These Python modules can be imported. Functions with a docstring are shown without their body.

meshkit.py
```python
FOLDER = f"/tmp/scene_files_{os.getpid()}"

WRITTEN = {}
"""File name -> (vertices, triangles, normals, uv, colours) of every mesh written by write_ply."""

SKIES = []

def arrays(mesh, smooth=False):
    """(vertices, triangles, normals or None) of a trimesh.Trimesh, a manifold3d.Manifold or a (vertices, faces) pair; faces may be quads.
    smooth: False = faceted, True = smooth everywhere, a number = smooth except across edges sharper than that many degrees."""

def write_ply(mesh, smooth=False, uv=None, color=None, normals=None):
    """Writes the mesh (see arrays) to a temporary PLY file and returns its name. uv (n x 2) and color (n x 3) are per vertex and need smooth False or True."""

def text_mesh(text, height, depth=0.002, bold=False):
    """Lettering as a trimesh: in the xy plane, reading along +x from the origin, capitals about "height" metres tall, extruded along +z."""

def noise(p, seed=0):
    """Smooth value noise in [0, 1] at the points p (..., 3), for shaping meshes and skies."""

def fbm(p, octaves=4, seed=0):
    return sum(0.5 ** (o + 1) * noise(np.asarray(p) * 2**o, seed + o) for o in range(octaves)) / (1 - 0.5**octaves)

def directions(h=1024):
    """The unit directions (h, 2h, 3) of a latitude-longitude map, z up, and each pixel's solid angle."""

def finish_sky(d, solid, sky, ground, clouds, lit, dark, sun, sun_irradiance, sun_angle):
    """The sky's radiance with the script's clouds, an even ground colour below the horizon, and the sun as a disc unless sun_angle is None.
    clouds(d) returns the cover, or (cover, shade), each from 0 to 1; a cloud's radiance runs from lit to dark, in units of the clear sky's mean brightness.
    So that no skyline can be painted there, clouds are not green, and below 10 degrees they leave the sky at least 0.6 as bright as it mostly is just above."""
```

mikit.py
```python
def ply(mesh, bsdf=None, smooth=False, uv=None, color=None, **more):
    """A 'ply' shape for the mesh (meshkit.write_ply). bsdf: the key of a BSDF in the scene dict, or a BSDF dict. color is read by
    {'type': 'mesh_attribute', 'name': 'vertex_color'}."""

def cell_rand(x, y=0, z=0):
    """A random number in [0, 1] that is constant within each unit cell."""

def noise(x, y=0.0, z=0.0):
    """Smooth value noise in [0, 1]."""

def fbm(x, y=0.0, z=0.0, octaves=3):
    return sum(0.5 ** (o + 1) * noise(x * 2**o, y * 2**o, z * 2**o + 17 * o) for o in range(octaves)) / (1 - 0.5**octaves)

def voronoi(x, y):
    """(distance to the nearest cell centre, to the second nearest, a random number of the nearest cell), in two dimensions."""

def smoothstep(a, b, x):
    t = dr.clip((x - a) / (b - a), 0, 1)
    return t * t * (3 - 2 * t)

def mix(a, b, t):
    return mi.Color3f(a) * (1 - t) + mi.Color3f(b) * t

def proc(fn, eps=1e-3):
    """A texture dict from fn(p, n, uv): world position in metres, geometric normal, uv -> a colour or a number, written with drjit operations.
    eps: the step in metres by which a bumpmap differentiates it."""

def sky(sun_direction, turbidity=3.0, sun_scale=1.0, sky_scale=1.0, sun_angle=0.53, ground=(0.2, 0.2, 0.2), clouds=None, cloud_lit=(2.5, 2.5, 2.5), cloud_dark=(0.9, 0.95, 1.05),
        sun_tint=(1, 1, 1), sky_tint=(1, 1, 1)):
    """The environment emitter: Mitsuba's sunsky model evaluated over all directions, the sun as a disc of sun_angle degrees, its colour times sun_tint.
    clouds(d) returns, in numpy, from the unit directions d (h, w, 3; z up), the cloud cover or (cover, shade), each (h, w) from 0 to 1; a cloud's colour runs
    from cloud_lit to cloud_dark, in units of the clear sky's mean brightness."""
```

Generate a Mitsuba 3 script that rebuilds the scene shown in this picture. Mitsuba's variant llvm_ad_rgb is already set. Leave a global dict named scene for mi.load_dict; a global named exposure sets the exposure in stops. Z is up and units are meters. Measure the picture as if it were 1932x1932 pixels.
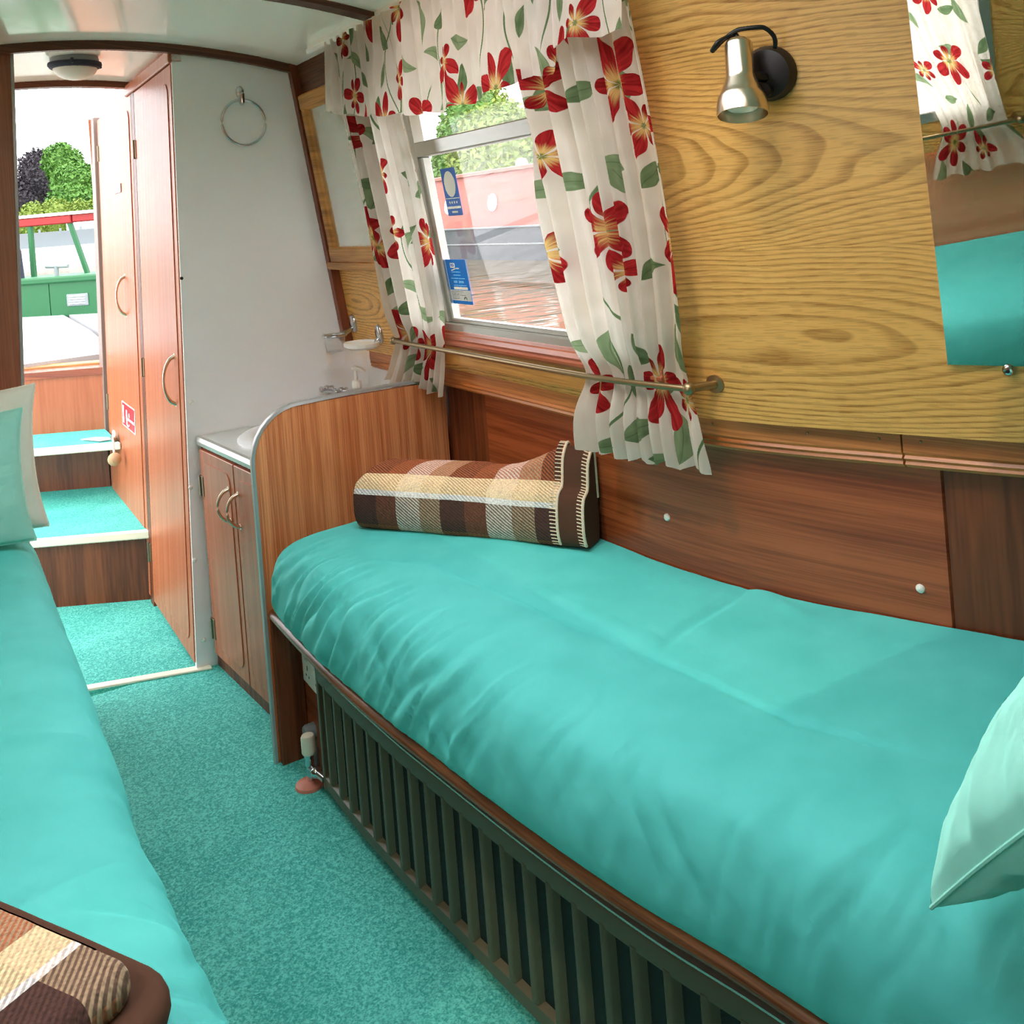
import math
import numpy as np, trimesh, mitsuba as mi, drjit as dr, mikit
from scipy.interpolate import PchipInterpolator
from shapely.geometry import Polygon, Point
from mikit import noise, fbm, smoothstep, mix, cell_rand, proc, ply
from meshkit import text_mesh, noise as mnoise, fbm as mfbm

# ------------------------------------------------------------------ camera, sky, exposure
T = mi.ScalarTransform4f
scene, labels = {}, {}
EYE = np.array([0, 0, 1.32])
YAW = math.atan(1109.5 / 1850)
FWD = np.array([math.sin(YAW), math.cos(YAW), 0]); RGT = np.array([math.cos(YAW), -math.sin(YAW), 0])
UP = 0.0797 * RGT + 0.9968 * np.array([0, 0, 1])
scene['camera'] = {'type': 'perspective', 'fov': math.degrees(2 * math.atan(966 / 1850)), 'fov_axis': 'x', 'near_clip': 0.02, 'far_clip': 500.0,
                   'principal_point_offset_x': 0.0, 'principal_point_offset_y': 0.2974,
                   'to_world': T().look_at(origin=EYE.tolist(), target=(EYE + FWD).tolist(), up=UP.tolist())}


def clouds(d):
    q = d * np.array([2.0, 2.0, 4.0])
    return 0.86 + 0.14 * mfbm(q, 3), 0.55 * mfbm(q * 1.7 + 9, 4)


scene['sky'] = mikit.sky((-0.55, -0.25, 0.8), turbidity=4.0, sun_scale=0.02, sky_scale=1.0, clouds=clouds, cloud_lit=(2.1, 2.1, 2.1), cloud_dark=(1.2, 1.22, 1.26), ground=(0.22, 0.22, 0.2))
exposure = 4.5

# ------------------------------------------------------------------ materials
def lin(r, g, b):
    c = np.array([r, g, b]) / 255.0
    return [float(x) for x in np.where(c < 0.04045, c / 12.92, ((c + 0.055) / 1.055) ** 2.4)]


def rgb(c):
    return {'type': 'rgb', 'value': list(c)}


def M(name, color, rough=0.5, two=True, bump=None, scale=1.0, **kw):
    col = proc(color) if callable(color) else rgb(color)
    b = {'type': 'principled', 'base_color': col, 'roughness': rough, **kw}
    if bump is not None:
        b = {'type': 'bumpmap', 'arbitrary': proc(bump, 1e-3), 'scale': scale, 'bsdf': b}
    scene[name] = {'type': 'twosided', 'bsdf': b} if two else b
    return name


def frac(x):
    return x - dr.floor(x)


def ash_color(p, n, uv):
    L, H = p.y + 0.35 * p.x, p.z
    H = H + 0.035 * (noise(L * 1.6, H * 2.0, 3.0) - 0.5) + 0.004 * noise(L * 14.0, H * 30.0)
    k = dr.floor(H / 0.31 + 0.1)
    h = (frac(H / 0.31 + 0.1) - 0.5) * 0.31
    d = 0.01 + 0.50 * noise(L * 1.15 + k * 5.37, k * 1.7) + 0.012 * noise(L * 12.0, H * 30.0)
    ring = dr.sqrt(h * h + d * d) * 62 + 300 * h * h + 0.7 * noise(L * 6.0, H * 26.0)
    s = frac(ring)
    line = smoothstep(0.42, 0.86, s) * (1 - smoothstep(0.90, 1.0, s))
    pore = smoothstep(0.45, 0.85, noise(L * 60.0, H * 700.0))
    fleck = noise(L * 16.0, H * 260.0)
    tone = noise(L * 1.0, H * 4.0, 8.0)
    base = mix(lin(232, 187, 112), lin(216, 162, 84), tone * 0.7 + 0.3 * fleck)
    return mix(base, lin(150, 98, 36), dr.clip(line * (0.36 + 0.40 * noise(L * 40.0, H * 90.0) * (0.5 + noise(L * 2.2, H * 5.0))) + 0.26 * pore, 0, 1))


def wood(light, dark, fa, fl, vertical, seed=0.0):
    def fn(p, n, uv):
        if vertical:
            a, l = p.x + 0.93 * p.y, p.z
        else:
            a, l = p.z + 0.12 * p.x, p.y + 0.4 * p.x
        s = 0.6 * fbm(a * fa + seed, l * fl, seed, octaves=2) + 0.25 * noise(a * fa * 6, l * fl * 3) + 0.25 * noise(a * 520.0, l * 14.0)
        return mix(dark, light, smoothstep(0.22, 0.82, s))
    return fn


def carpet_color(p, n, uv):
    s = 0.55 * noise(p.x * 420, p.y * 420, p.z * 420) + 0.45 * noise(p.x * 190 + 5, p.y * 190, p.z * 190)
    big = noise(p.x * 9, p.y * 9)
    return mix(lin(50, 160, 149), lin(106, 212, 198), smoothstep(0.18, 0.85, s * 0.85 + 0.15 * big))


def carpet_bump(p, n, uv):
    return noise(p.x * 400, p.y * 400, p.z * 400)


def sheet_color(p, n, uv):
    s = fbm(p.x * 14, p.y * 14, p.z * 14, octaves=3)
    return mix(lin(74, 193, 188), lin(90, 207, 203), s)


def sheet_bump(p, n, uv):
    q = p.x * 0.8 + p.y * 0.55
    w = noise(q * 22 + 2.5 * noise(p.x * 7, p.y * 7), (p.y - p.x) * 5.0, p.z * 16)
    return 0.6 * w + 0.25 * fbm(p.x * 30, p.y * 30, p.z * 30, octaves=2)


def ripples(p, n, uv):
    return noise(p.x * 2.2, p.y * 5.0) + 0.4 * noise(p.x * 6.0 + 4, p.y * 13.0)


def fabric_color(p, n, uv):
    u, v = uv.x, uv.y
    wash = noise(u * 70, v * 70, 2.0)
    out = mix(lin(238, 231, 222), lin(228, 220, 208), noise(u * 40, v * 40))
    for i, (per, amp, fr, ph) in enumerate(((0.33, 0.045, 13.0, 0.4), (0.41, 0.035, 17.0, 2.2))):      # stems
        x = (frac(u / per + 0.37 * i + 0.02 * dr.sin(v * 5)) - 0.5) * per - amp * dr.sin(v * fr + ph)
        on = smoothstep(0.0030, 0.0016, dr.abs(x)) * smoothstep(0.42, 0.5, noise(u * 5 + i * 9, v * 5))
        out = mix(out, lin(104, 132, 92), on)
    for i, (cw, ch, size) in enumerate(((0.150, 0.165, 0.058), (0.185, 0.140, 0.046))):                # leaves
        r = dr.floor(v / ch + 0.31 * i)
        uu = u / cw + 0.37 * (r - 2 * dr.floor(r / 2)) + 0.23 * i
        c = dr.floor(uu)
        rnd, rn2, rn3 = cell_rand(c, r, 11 + i), cell_rand(c, r, 21 + i), cell_rand(c, r, 31 + i)
        x = (uu - c - 0.5) * cw - (rn2 - 0.5) * 0.03
        y = (frac(v / ch + 0.31 * i) - 0.5) * ch - (rn3 - 0.5) * 0.03
        a = rnd * 6.2832
        lx, ly = x * dr.cos(a) + y * dr.sin(a), y * dr.cos(a) - x * dr.sin(a)
        ly = ly - 9.0 * (lx * lx - 0.0008) * (rn2 - 0.5) * 2
        q = lx / (size * (0.7 + 0.3 * rn2))
        edge = size * (0.20 + 0.22 * rn3) * (1 - q * q) * (1 - 0.35 * q)
        on = smoothstep(0.0, 0.0016, edge - dr.abs(ly)) * dr.select(rn3 > 0.26, 1.0, 0.0)
        g = mix(lin(78, 106, 66), lin(150, 170, 132), dr.clip(rn2 * 0.6 + 0.35 * wash + 0.25 * noise(lx * 50, ly * 200), 0, 1))
        g = mix(g, lin(70, 98, 66), smoothstep(0.0013, 0.0004, dr.abs(ly)) * 0.5)
        out = mix(out, g, on)
    for i, (cw, ch, size) in enumerate(((0.26, 0.285, 0.098), (0.36, 0.245, 0.066))):                  # lilies
        r = dr.floor(v / ch + 0.47 * i)
        uu = u / cw + 0.5 * (r - 2 * dr.floor(r / 2)) + 0.41 * i
        c = dr.floor(uu)
        rnd, rn2, rn3 = cell_rand(c, r, 41 + i), cell_rand(c, r, 51 + i), cell_rand(c, r, 61 + i)
        x = (uu - c - 0.5) * cw - (rn2 - 0.5) * 0.05
        y = (frac(v / ch + 0.47 * i) - 0.5) * ch - (rn3 - 0.5) * 0.05
        rad, ang = dr.sqrt(x * x + y * y) + 1e-6, dr.atan2(y, x) + rnd * 6.2832
        t3 = ang * 3 / 3.14159265 + 0.5 + 60
        pid = dr.floor(t3)
        pid = pid - 6 * dr.floor(pid / 6)
        pr_ = cell_rand(pid, c * 7 + r, 71 + i)
        off = t3 - dr.floor(t3) - 0.5 + 0.25 * (pr_ - 0.5) * rad / size                        # -0.5 to 0.5 across a petal
        half = (0.44 - 0.30 * smoothstep(0.45, 1.0, rad / size)) * (0.75 + 0.4 * pr_)
        tip = size * (0.50 + 0.55 * pr_) * (1 - dr.square(off / 0.62))
        on = smoothstep(0.0, 0.0016, tip - rad) * smoothstep(0.0, 0.03, half + 0.05 * (wash - 0.5) - dr.abs(off)) * dr.select(rn3 > 0.12, 1.0, 0.0)
        streak = noise(off * 26 + pid * 7, rad * 18.0, pid)
        red = mix(lin(112, 8, 16), lin(200, 58, 60), dr.clip(0.15 + 0.55 * streak + 0.45 * (pr_ - 0.4) + 0.2 * wash, 0, 1))
        red = mix(red, lin(104, 4, 12), smoothstep(0.06, 0.01, dr.abs(off)) * 0.5)
        pale = smoothstep(0.40, 0.14, rad / size + 0.22 * (streak - 0.5))
        red = mix(red, lin(230, 198, 128), pale)
        red = mix(red, lin(126, 134, 60), smoothstep(0.12, 0.05, rad / size))
        out = mix(out, red, on)
    return out


def plaid(scale_u=1.0):
    def fn(p, n, uv):
        u, v = uv.x, uv.y
        w = noise(u * 500, v * 500)
        fu = frac(u / 0.228)
        warp = mix(lin(60, 34, 30), lin(222, 208, 196), dr.select(fu > 0.5, 1.0, 0.0))
        warp = mix(warp, lin(130, 72, 44), dr.select((fu > 0.27) & (fu < 0.5), 0.75, 0.0))
        warp = mix(warp, lin(160, 130, 92), dr.select(fu > 0.77, 0.8, 0.0))
        fv = frac(v / 0.30) * 0.30
        weft = mix(lin(150, 84, 48), lin(86, 58, 50), dr.select((fv > 0.030) & (fv < 0.102), 1.0, 0.0))
        pale = dr.select((fv > 0.102) & (fv < 0.170), 1.0, 0.0)
        weft = mix(weft, lin(240, 214, 170), pale)
        weft = mix(weft, lin(240, 238, 238), dr.select((fv > 0.102) & (fv < 0.114), 1.0, 0.0))
        weft = mix(weft, lin(172, 96, 58), dr.select(fv > 0.170, 1.0, 0.0))
        tw = frac((u * 0.75 + v) * 130.0)
        pick = smoothstep(0.38, 0.5, tw) * (1 - smoothstep(0.88, 1.0, tw))
        pick = dr.clip(0.18 + 0.64 * pick + 0.35 * pale, 0, 1)
        return mix(warp, weft, pick) * (0.72 + 0.5 * w)
    return fn


def weave_bump(p, n, uv):
    return dr.abs(frac((uv.x * 0.75 + uv.y) * 130.0) - 0.5) + 0.8 * noise(uv.x * 420, uv.y * 420)


def leafy(a, b):
    def fn(p, n, uv):
        return mix(a, b, noise(p.x * 1.5, p.y * 1.5, p.z * 1.5) * 0.5 + 0.5 * noise(p.x * 9, p.y * 9, p.z * 9))
    return fn


ASH = M('m_ash', ash_color, 0.38, specular=0.5, clearcoat=0.25, clearcoat_gloss=0.75)
SAP_V = M('m_sapele_upright', wood(lin(232, 154, 102), lin(188, 102, 58), 46.0, 0.6, True), 0.36, clearcoat=0.25, clearcoat_gloss=0.7)
SAP_D = M('m_sapele_door', wood(lin(178, 106, 72), lin(164, 90, 58), 70.0, 0.8, True, 4.0), 0.36, specular=0.35, clearcoat=0.15, clearcoat_gloss=0.8)
SAP_H = M('m_sapele_level', wood(lin(164, 86, 48), lin(118, 50, 24), 30.0, 1.2, False), 0.36, clearcoat=0.3, clearcoat_gloss=0.75)
SAP_P = M('m_sapele_partition', wood(lin(160, 104, 76), lin(132, 78, 54), 50.0, 0.7, True, 8.0), 0.4)
SAP_L = M('m_sapele_pale', wood(lin(222, 150, 112), lin(196, 118, 82), 30.0, 1.2, False, 6.0), 0.36)
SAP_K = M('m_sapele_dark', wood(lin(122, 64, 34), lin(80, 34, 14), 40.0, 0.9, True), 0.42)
OAK = M('m_oak', wood(lin(196, 140, 72), lin(150, 98, 42), 55.0, 2.0, False, 2.0), 0.38, clearcoat=0.2)
DADO = M('m_dado', wood(lin(205, 130, 72), lin(150, 84, 38), 50.0, 2.5, False, 7.0), 0.32, clearcoat=0.4, clearcoat_gloss=0.8)
GLOSSY = M('m_sill_wood', wood(lin(176, 104, 76), lin(146, 76, 52), 40.0, 2.0, False, 3.0), 0.22, clearcoat=1.0, clearcoat_gloss=0.9)
DARKWOOD = M('m_dark_wood', wood(lin(104, 60, 34), lin(66, 34, 18), 50.0, 2.0, False, 9.0), 0.4)
CARPET = M('m_carpet', carpet_color, 0.95, bump=carpet_bump, scale=0.002, sheen=0.4)
SHEET = M('m_sheet', sheet_color, 0.75, bump=sheet_bump, scale=0.0035, sheen=0.3)
SHEETP = M('m_pillow_pale', lin(150, 224, 210), 0.8, bump=sheet_bump, scale=0.003, sheen=0.4)
LINEN = M('m_white_linen', lin(228, 236, 222), 0.85)
WALLW = M('m_white_laminate', lin(240, 243, 244), 0.34, specular=0.4)
CEIL = M('m_ceiling', lin(240, 234, 224), 0.10, specular=0.95, clearcoat=1.0, clearcoat_gloss=0.98)
WHITE = M('m_white', lin(236, 236, 230), 0.3)
CREAM = M('m_cream', lin(238, 232, 210), 0.35)
ALU = M('m_aluminium', lin(205, 205, 200), 0.35, metallic=0.85)
EDGE = M('m_edge_strip', lin(176, 178, 178), 0.3, metallic=0.5)
CHROME = M('m_chrome', lin(206, 208, 212), 0.06, metallic=1.0)
NICKEL = M('m_nickel', lin(222, 210, 190), 0.24, metallic=1.0)
BRASS = M('m_brass', lin(160, 138, 104), 0.35, metallic=0.9)
STEEL = M('m_hinge', lin(150, 132, 110), 0.35, metallic=0.9)
BLACK = M('m_black', lin(18, 16, 18), 0.4)
RADG = M('m_radiator', lin(86, 80, 58), 0.42, specular=0.5)
RADK = M('m_radiator_groove', lin(13, 13, 11), 0.6)
WORKTOP = M('m_worktop', lin(196, 200, 198), 0.25, clearcoat=0.5)
PORCELAIN = M('m_basin', lin(238, 240, 244), 0.15, clearcoat=0.6)
RED = M('m_sign_red', lin(222, 24, 48), 0.4)
PINK = M('m_copper', lin(206, 128, 108), 0.5)
GREYPL = M('m_grey_plastic', lin(128, 138, 140), 0.5)
CORK = M('m_cork', lin(190, 158, 122), 0.8)
BLUE = M('m_sticker_blue', lin(0, 118, 214), 0.5)
PALEBLUE = M('m_sticker_pale_blue', lin(70, 112, 190), 0.5)
LTGREY = M('m_print_grey', lin(204, 208, 208), 0.6)
INK = M('m_print_ink', lin(90, 96, 100), 0.6)
LIGHTPRINT = M('m_print_light_blue', lin(120, 196, 250), 0.6)
FABRIC = 'm_curtain'
scene[FABRIC] = {'type': 'principledthin', 'base_color': proc(fabric_color), 'roughness': 0.85, 'diff_trans': 1.15, 'eta': 1.3}
PLAID = M('m_plaid', plaid(), 0.95, bump=weave_bump, scale=0.0016)
YARN = M('m_yarn', lin(222, 206, 180), 0.95)
BROWNWOOL = M('m_brown_wool', lin(80, 50, 34), 0.95)
MIRROR = M('m_mirror', [0.93, 0.94, 0.93], 0.0, metallic=1.0)
scene['m_mirror'] = {'type': 'twosided', 'bsdf': {'type': 'conductor', 'material': 'Ag', 'specular_reflectance': rgb([0.95, 0.97, 0.96])}}
scene['m_pane'] = {'type': 'thindielectric', 'int_ior': 1.5}
scene['m_glass'] = {'type': 'dielectric', 'int_ior': 1.5}
scene['m_thin_clear'] = {'type': 'thindielectric', 'int_ior': 1.45}
FROST = M('m_frosted', lin(236, 232, 222), 0.4)
DECK = M('m_deck', lin(168, 170, 172), 0.6)
BOWGREEN = M('m_bow_green', [0.010, 0.115, 0.036], 0.5)
RAILRED = M('m_rail_red', [0.30, 0.012, 0.012], 0.5)
BOATRED = M('m_boat_red', [0.36, 0.085, 0.06], 0.5)
BOATRED2 = M('m_boat_roof', [0.30, 0.11, 0.08], 0.55)
HULL = M('m_hull_black', [0.028, 0.036, 0.046], 0.5)
HULLLINE = M('m_hull_line', [0.16, 0.18, 0.19], 0.5)
FRAMEG = M('m_frame_grey', lin(128, 112, 104), 0.5)
RAILW = M('m_bunk_rail', wood(lin(150, 92, 52), lin(92, 50, 26), 50.0, 2.0, False, 5.0), 0.28, clearcoat=0.7, clearcoat_gloss=0.85)
GREYW = M('m_grey_white', lin(190, 192, 192), 0.6)
NAVY = M('m_navy', [0.02, 0.025, 0.045], 0.7)
SKYBLUE = M('m_boat_blue', [0.05, 0.14, 0.42], 0.5)
LEAF_A = M('m_leaf_green', leafy([0.03, 0.12, 0.012], [0.12, 0.26, 0.035]), 0.7)
LEAF_B = M('m_leaf_purple', leafy([0.022, 0.018, 0.028], [0.05, 0.04, 0.05]), 0.7)
LEAF_C = M('m_leaf_yellow', leafy([0.10, 0.19, 0.02], [0.24, 0.30, 0.05]), 0.7)
BARK = M('m_bark', lin(84, 70, 56), 0.9)
GRASS = M('m_grass', leafy([0.05, 0.10, 0.02], [0.10, 0.15, 0.03]), 0.9)
WATER = M('m_water', [0.085, 0.062, 0.030], 0.06, bump=ripples, scale=0.010, specular=0.5)

# ------------------------------------------------------------------ mesh helpers
cat = trimesh.util.concatenate


def add(key, mesh, bsdf, smooth=False, uv=None):
    if isinstance(mesh, list):
        mesh = cat(mesh)
    n, base = 0, key
    while key in scene:
        n += 1
        key = f'{base}_{n:03d}'
    scene[key] = ply(mesh, bsdf, smooth=smooth, uv=uv)
    return key


def label(key, text, category=None, group=None, kind=None):
    d = {'label': text}
    if category: d['category'] = category
    if group: d['group'] = group
    if kind: d['kind'] = kind
    labels[key] = d


def struct(key, text):
    labels[key] = {'label': text, 'kind': 'structure'}


def hexa(fn, a, b, c, bev=0.0):
    """A block over the ranges a, b, c of fn's coordinates, its edges chamfered."""
    pts = []
    for i in (0, 1):
        for j in (0, 1):
            for k in (0, 1):
                s = [1 - 2 * i, 1 - 2 * j, 1 - 2 * k]
                q = np.array([a[i], b[j], c[k]], float)
                if bev:
                    for ax in range(3):
                        d = np.array(s, float) * bev; d[ax] = 0
                        pts.append(q + d)
                else:
                    pts.append(q)
    return trimesh.convex.convex_hull(np.array([fn(*q) for q in pts]))


def ident(x, y, z):
    return (x, y, z)


def box(x0, x1, y0, y1, z0, z1, bev=0.002):
    return hexa(ident, (x0, x1), (y0, y1), (z0, z1), bev)


def frame(o, ex, ey, ez=None):
    o, ex, ey = np.array(o, float), np.array(ex, float), np.array(ey, float)
    ex = ex / np.linalg.norm(ex)
    ey = ey - ex * (ex @ ey); ey = ey / np.linalg.norm(ey)
    ez = np.cross(ex, ey)
    return lambda a, b, c: o + a * ex + b * ey + c * ez


def xform(mesh, fn):
    m = mesh.copy()
    m.vertices = np.array([fn(*v) for v in m.vertices])
    return m


def loft(sections, cap=True, closed=True):
    s = np.asarray(sections, float)
    n, m = s.shape[:2]
    f = []
    mm = m if closed else m - 1
    for i in range(n - 1):
        j = np.arange(mm); k = (j + 1) % m
        a, b, c, d = i * m + j, i * m + k, (i + 1) * m + k, (i + 1) * m + j
        f += [np.stack([a, b, c], 1), np.stack([a, c, d], 1)]
    v = s.reshape(-1, 3)
    if cap and closed:
        for i, o in ((0, 1), (n - 1, 0)):
            ci = len(v); v = np.vstack([v, s[i].mean(0)])
            j = np.arange(m); k = (j + 1) % m
            t = np.stack([i * m + j, i * m + k, j * 0 + ci], 1)
            f.append(t[:, ::-1] if o else t)
    return trimesh.Trimesh(v, np.vstack(f), process=False)


def grid(P):
    """An open sheet from points (n, m, 3)."""
    return loft(P, cap=False, closed=False)


def tube(path, r, n=10, cap=True):
    p = np.asarray(path, float)
    t = np.gradient(p, axis=0); t /= np.linalg.norm(t, axis=1, keepdims=True) + 1e-12
    up = np.array([0, 0, 1.0]) if abs(t[:, 2]).mean() < 0.8 else np.array([1.0, 0, 0])
    a = np.cross(t, up); a /= np.linalg.norm(a, axis=1, keepdims=True) + 1e-12
    b = np.cross(t, a)
    ang = np.linspace(0, 2 * np.pi, n, endpoint=False)
    r = np.broadcast_to(r, (len(p),))
    s = p[:, None] + r[:, None, None] * (np.cos(ang)[None, :, None] * a[:, None] + np.sin(ang)[None, :, None] * b[:, None])
    return loft(s, cap)


def lathe(prof, fn=None, n=32):
    """prof: (r, h) pairs, turned about fn's third axis."""
    ang = np.linspace(0, 2 * np.pi, n, endpoint=False)
    s = np.array([[[r * math.cos(a), r * math.sin(a), h] for a in ang] for r, h in prof])
    m = loft(s, cap=False)
    return xform(m, fn) if fn else m


def smooth_path(pts, n=30):
    pts = np.asarray(pts, float)
    d = np.r_[0, np.cumsum(np.linalg.norm(np.diff(pts, axis=0), axis=1))]
    return PchipInterpolator(d, pts)(np.linspace(0, d[-1], n))


def plate(poly, depth, fn):
    """A shapely outline in fn's first two coordinates, extruded along the third."""
    return xform(trimesh.creation.extrude_polygon(poly, depth, engine='earcut'), fn)


def rrect(x0, x1, y0, y1, r, q=6):
    return Polygon([(x0 + r, y0 + r), (x1 - r, y0 + r), (x1 - r, y1 - r), (x0 + r, y1 - r)]).buffer(r, quad_segs=q) if r > 0 else Polygon([(x0, y0), (x1, y0), (x1, y1), (x0, y1)])


def ball(c, r, sub=3, sc=(1, 1, 1)):
    m = trimesh.creation.icosphere(subdivisions=sub, radius=r)
    m.vertices = m.vertices * np.array(sc) + np.array(c)
    return m


def bow_handle(fn, half, proj, r=0.0045):
    """A bow pull along fn's second axis, standing out along its third."""
    t = np.linspace(-1, 1, 19)
    path = [fn(0, half * x, proj * (1 - x * x) ** 0.55 + 0.001) for x in t]
    rr = r * (1.35 - 0.5 * (1 - t * t))
    feet = [xform(lathe([(0.0001, 0), (r * 2.0, 0), (r * 2.0, 0.003), (0.0001, 0.004)], n=14), lambda a, b, c, s=s: fn(a, half * s + b, c)) for s in (-1, 1)]
    return cat([tube(path, rr, 10)] + feet)


# ------------------------------------------------------------------ the cabin's shape in plan and section
_g = PchipInterpolator([-1.7, 0.0, 0.3, 0.6, 0.92, 1.1, 1.25, 1.4, 1.6, 1.9, 3.4], [1.84, 1.79, 1.72, 1.60, 1.450, 1.378, 1.318, 1.272, 1.245, 1.24, 1.24])


def g(y):
    return float(_g(np.clip(y, -1.7, 3.4)))


_b = PchipInterpolator([-0.8, 0.2, 0.5, 0.8, 0.92, 1.08, 1.3, 1.61, 1.81, 2.09, 2.42], [1.02, 0.92, 0.862, 0.809, 0.79, 0.756, 0.725, 0.695, 0.679, 0.669, 0.672])


def bed(y):
    return float(_b(np.clip(y, -0.8, 2.42)))


def wr(y, z, off=0.0):
    """The upper right cabin side, off metres outside its face."""
    return (g(y) - 0.055 - 0.125 * (z - 0.93) + off, y, z)


def wl(y, z, off=0.0):
    return (-0.33 + 0.125 * (z - 0.93) - off, y, z)


def zc(x):
    return 1.905 - 0.22 * (x - 0.5) ** 2


def along(fn, prof, ys):
    """A closed (off, z) profile run along the cabin side."""
    return loft([[fn(y, z, o) for o, z in prof] for y in ys])


def panel(fn, y0, y1, z0, z1, o0, o1, n=None):
    n = n or max(2, int(abs(y1 - y0) / 0.06) + 1)
    zs = np.linspace(z0, z1, 2)
    prof = [(o0, zs[0]), (o0, zs[1]), (o1, zs[1]), (o1, zs[0])]
    return along(fn, prof, np.linspace(y0, y1, n))


# ------------------------------------------------------------------ floor and ceiling
add('floor__carpet', box(-0.6, 1.9, -1.7, 3.13, -0.05, 0.0, 0), CARPET)
add('floor__carpet', cat([hexa(lambda x, y, z: (x, y - 0.33 * (x - 0.642), z), (-0.5, 0.66), (3.10, 4.2), (-0.05, 0.0))]), CARPET)
add('floor__threshold_strip', hexa(lambda x, y, z: (x, y - 0.33 * (x - 0.642), z), (0.0, 0.655), (3.066, 3.10), (0.0, 0.007), 0.002), CREAM)
labels['floor__threshold_strip'] = {'label': 'pale strip across the carpet join'}
struct('floor', 'green carpeted cabin floor with a pale strip across the aisle')

xs = np.linspace(-0.30, 1.70, 41)
HX0, HX1, HY0, HY1 = 0.0, 0.95, 0.60, 2.12          # added unseen roof hatch, lights the beds from above
for xa, xb, ya, yb in ((-0.30, 1.70, -1.7, HY0), (-0.30, HX0, HY0, HY1), (HX1, 1.70, HY0, HY1), (-0.30, 1.70, HY1, 2.335)):
    add('ceiling__panel', loft([[(x, ya, zc(x)), (x, yb, zc(x)), (x, yb, zc(x) + 0.03), (x, ya, zc(x) + 0.03)] for x in np.linspace(xa, xb, max(6, int((xb - xa) / 0.05)))]), CEIL, 40)
add('ceiling__panel', loft([[(x, 2.335, zc(x)), (x, 3.09, zc(x)), (x, 3.09, zc(x) + 0.03), (x, 2.335, zc(x) + 0.03)] for x in xs[:34]]), CEIL, 40)
add('ceiling__panel', loft([[(x, 3.09, zc(x)), (x, 3.86, zc(x)), (x, 3.86, zc(x) + 0.03), (x, 3.09, zc(x) + 0.03)] for x in xs[:34]]), CEIL, 40)
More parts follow.
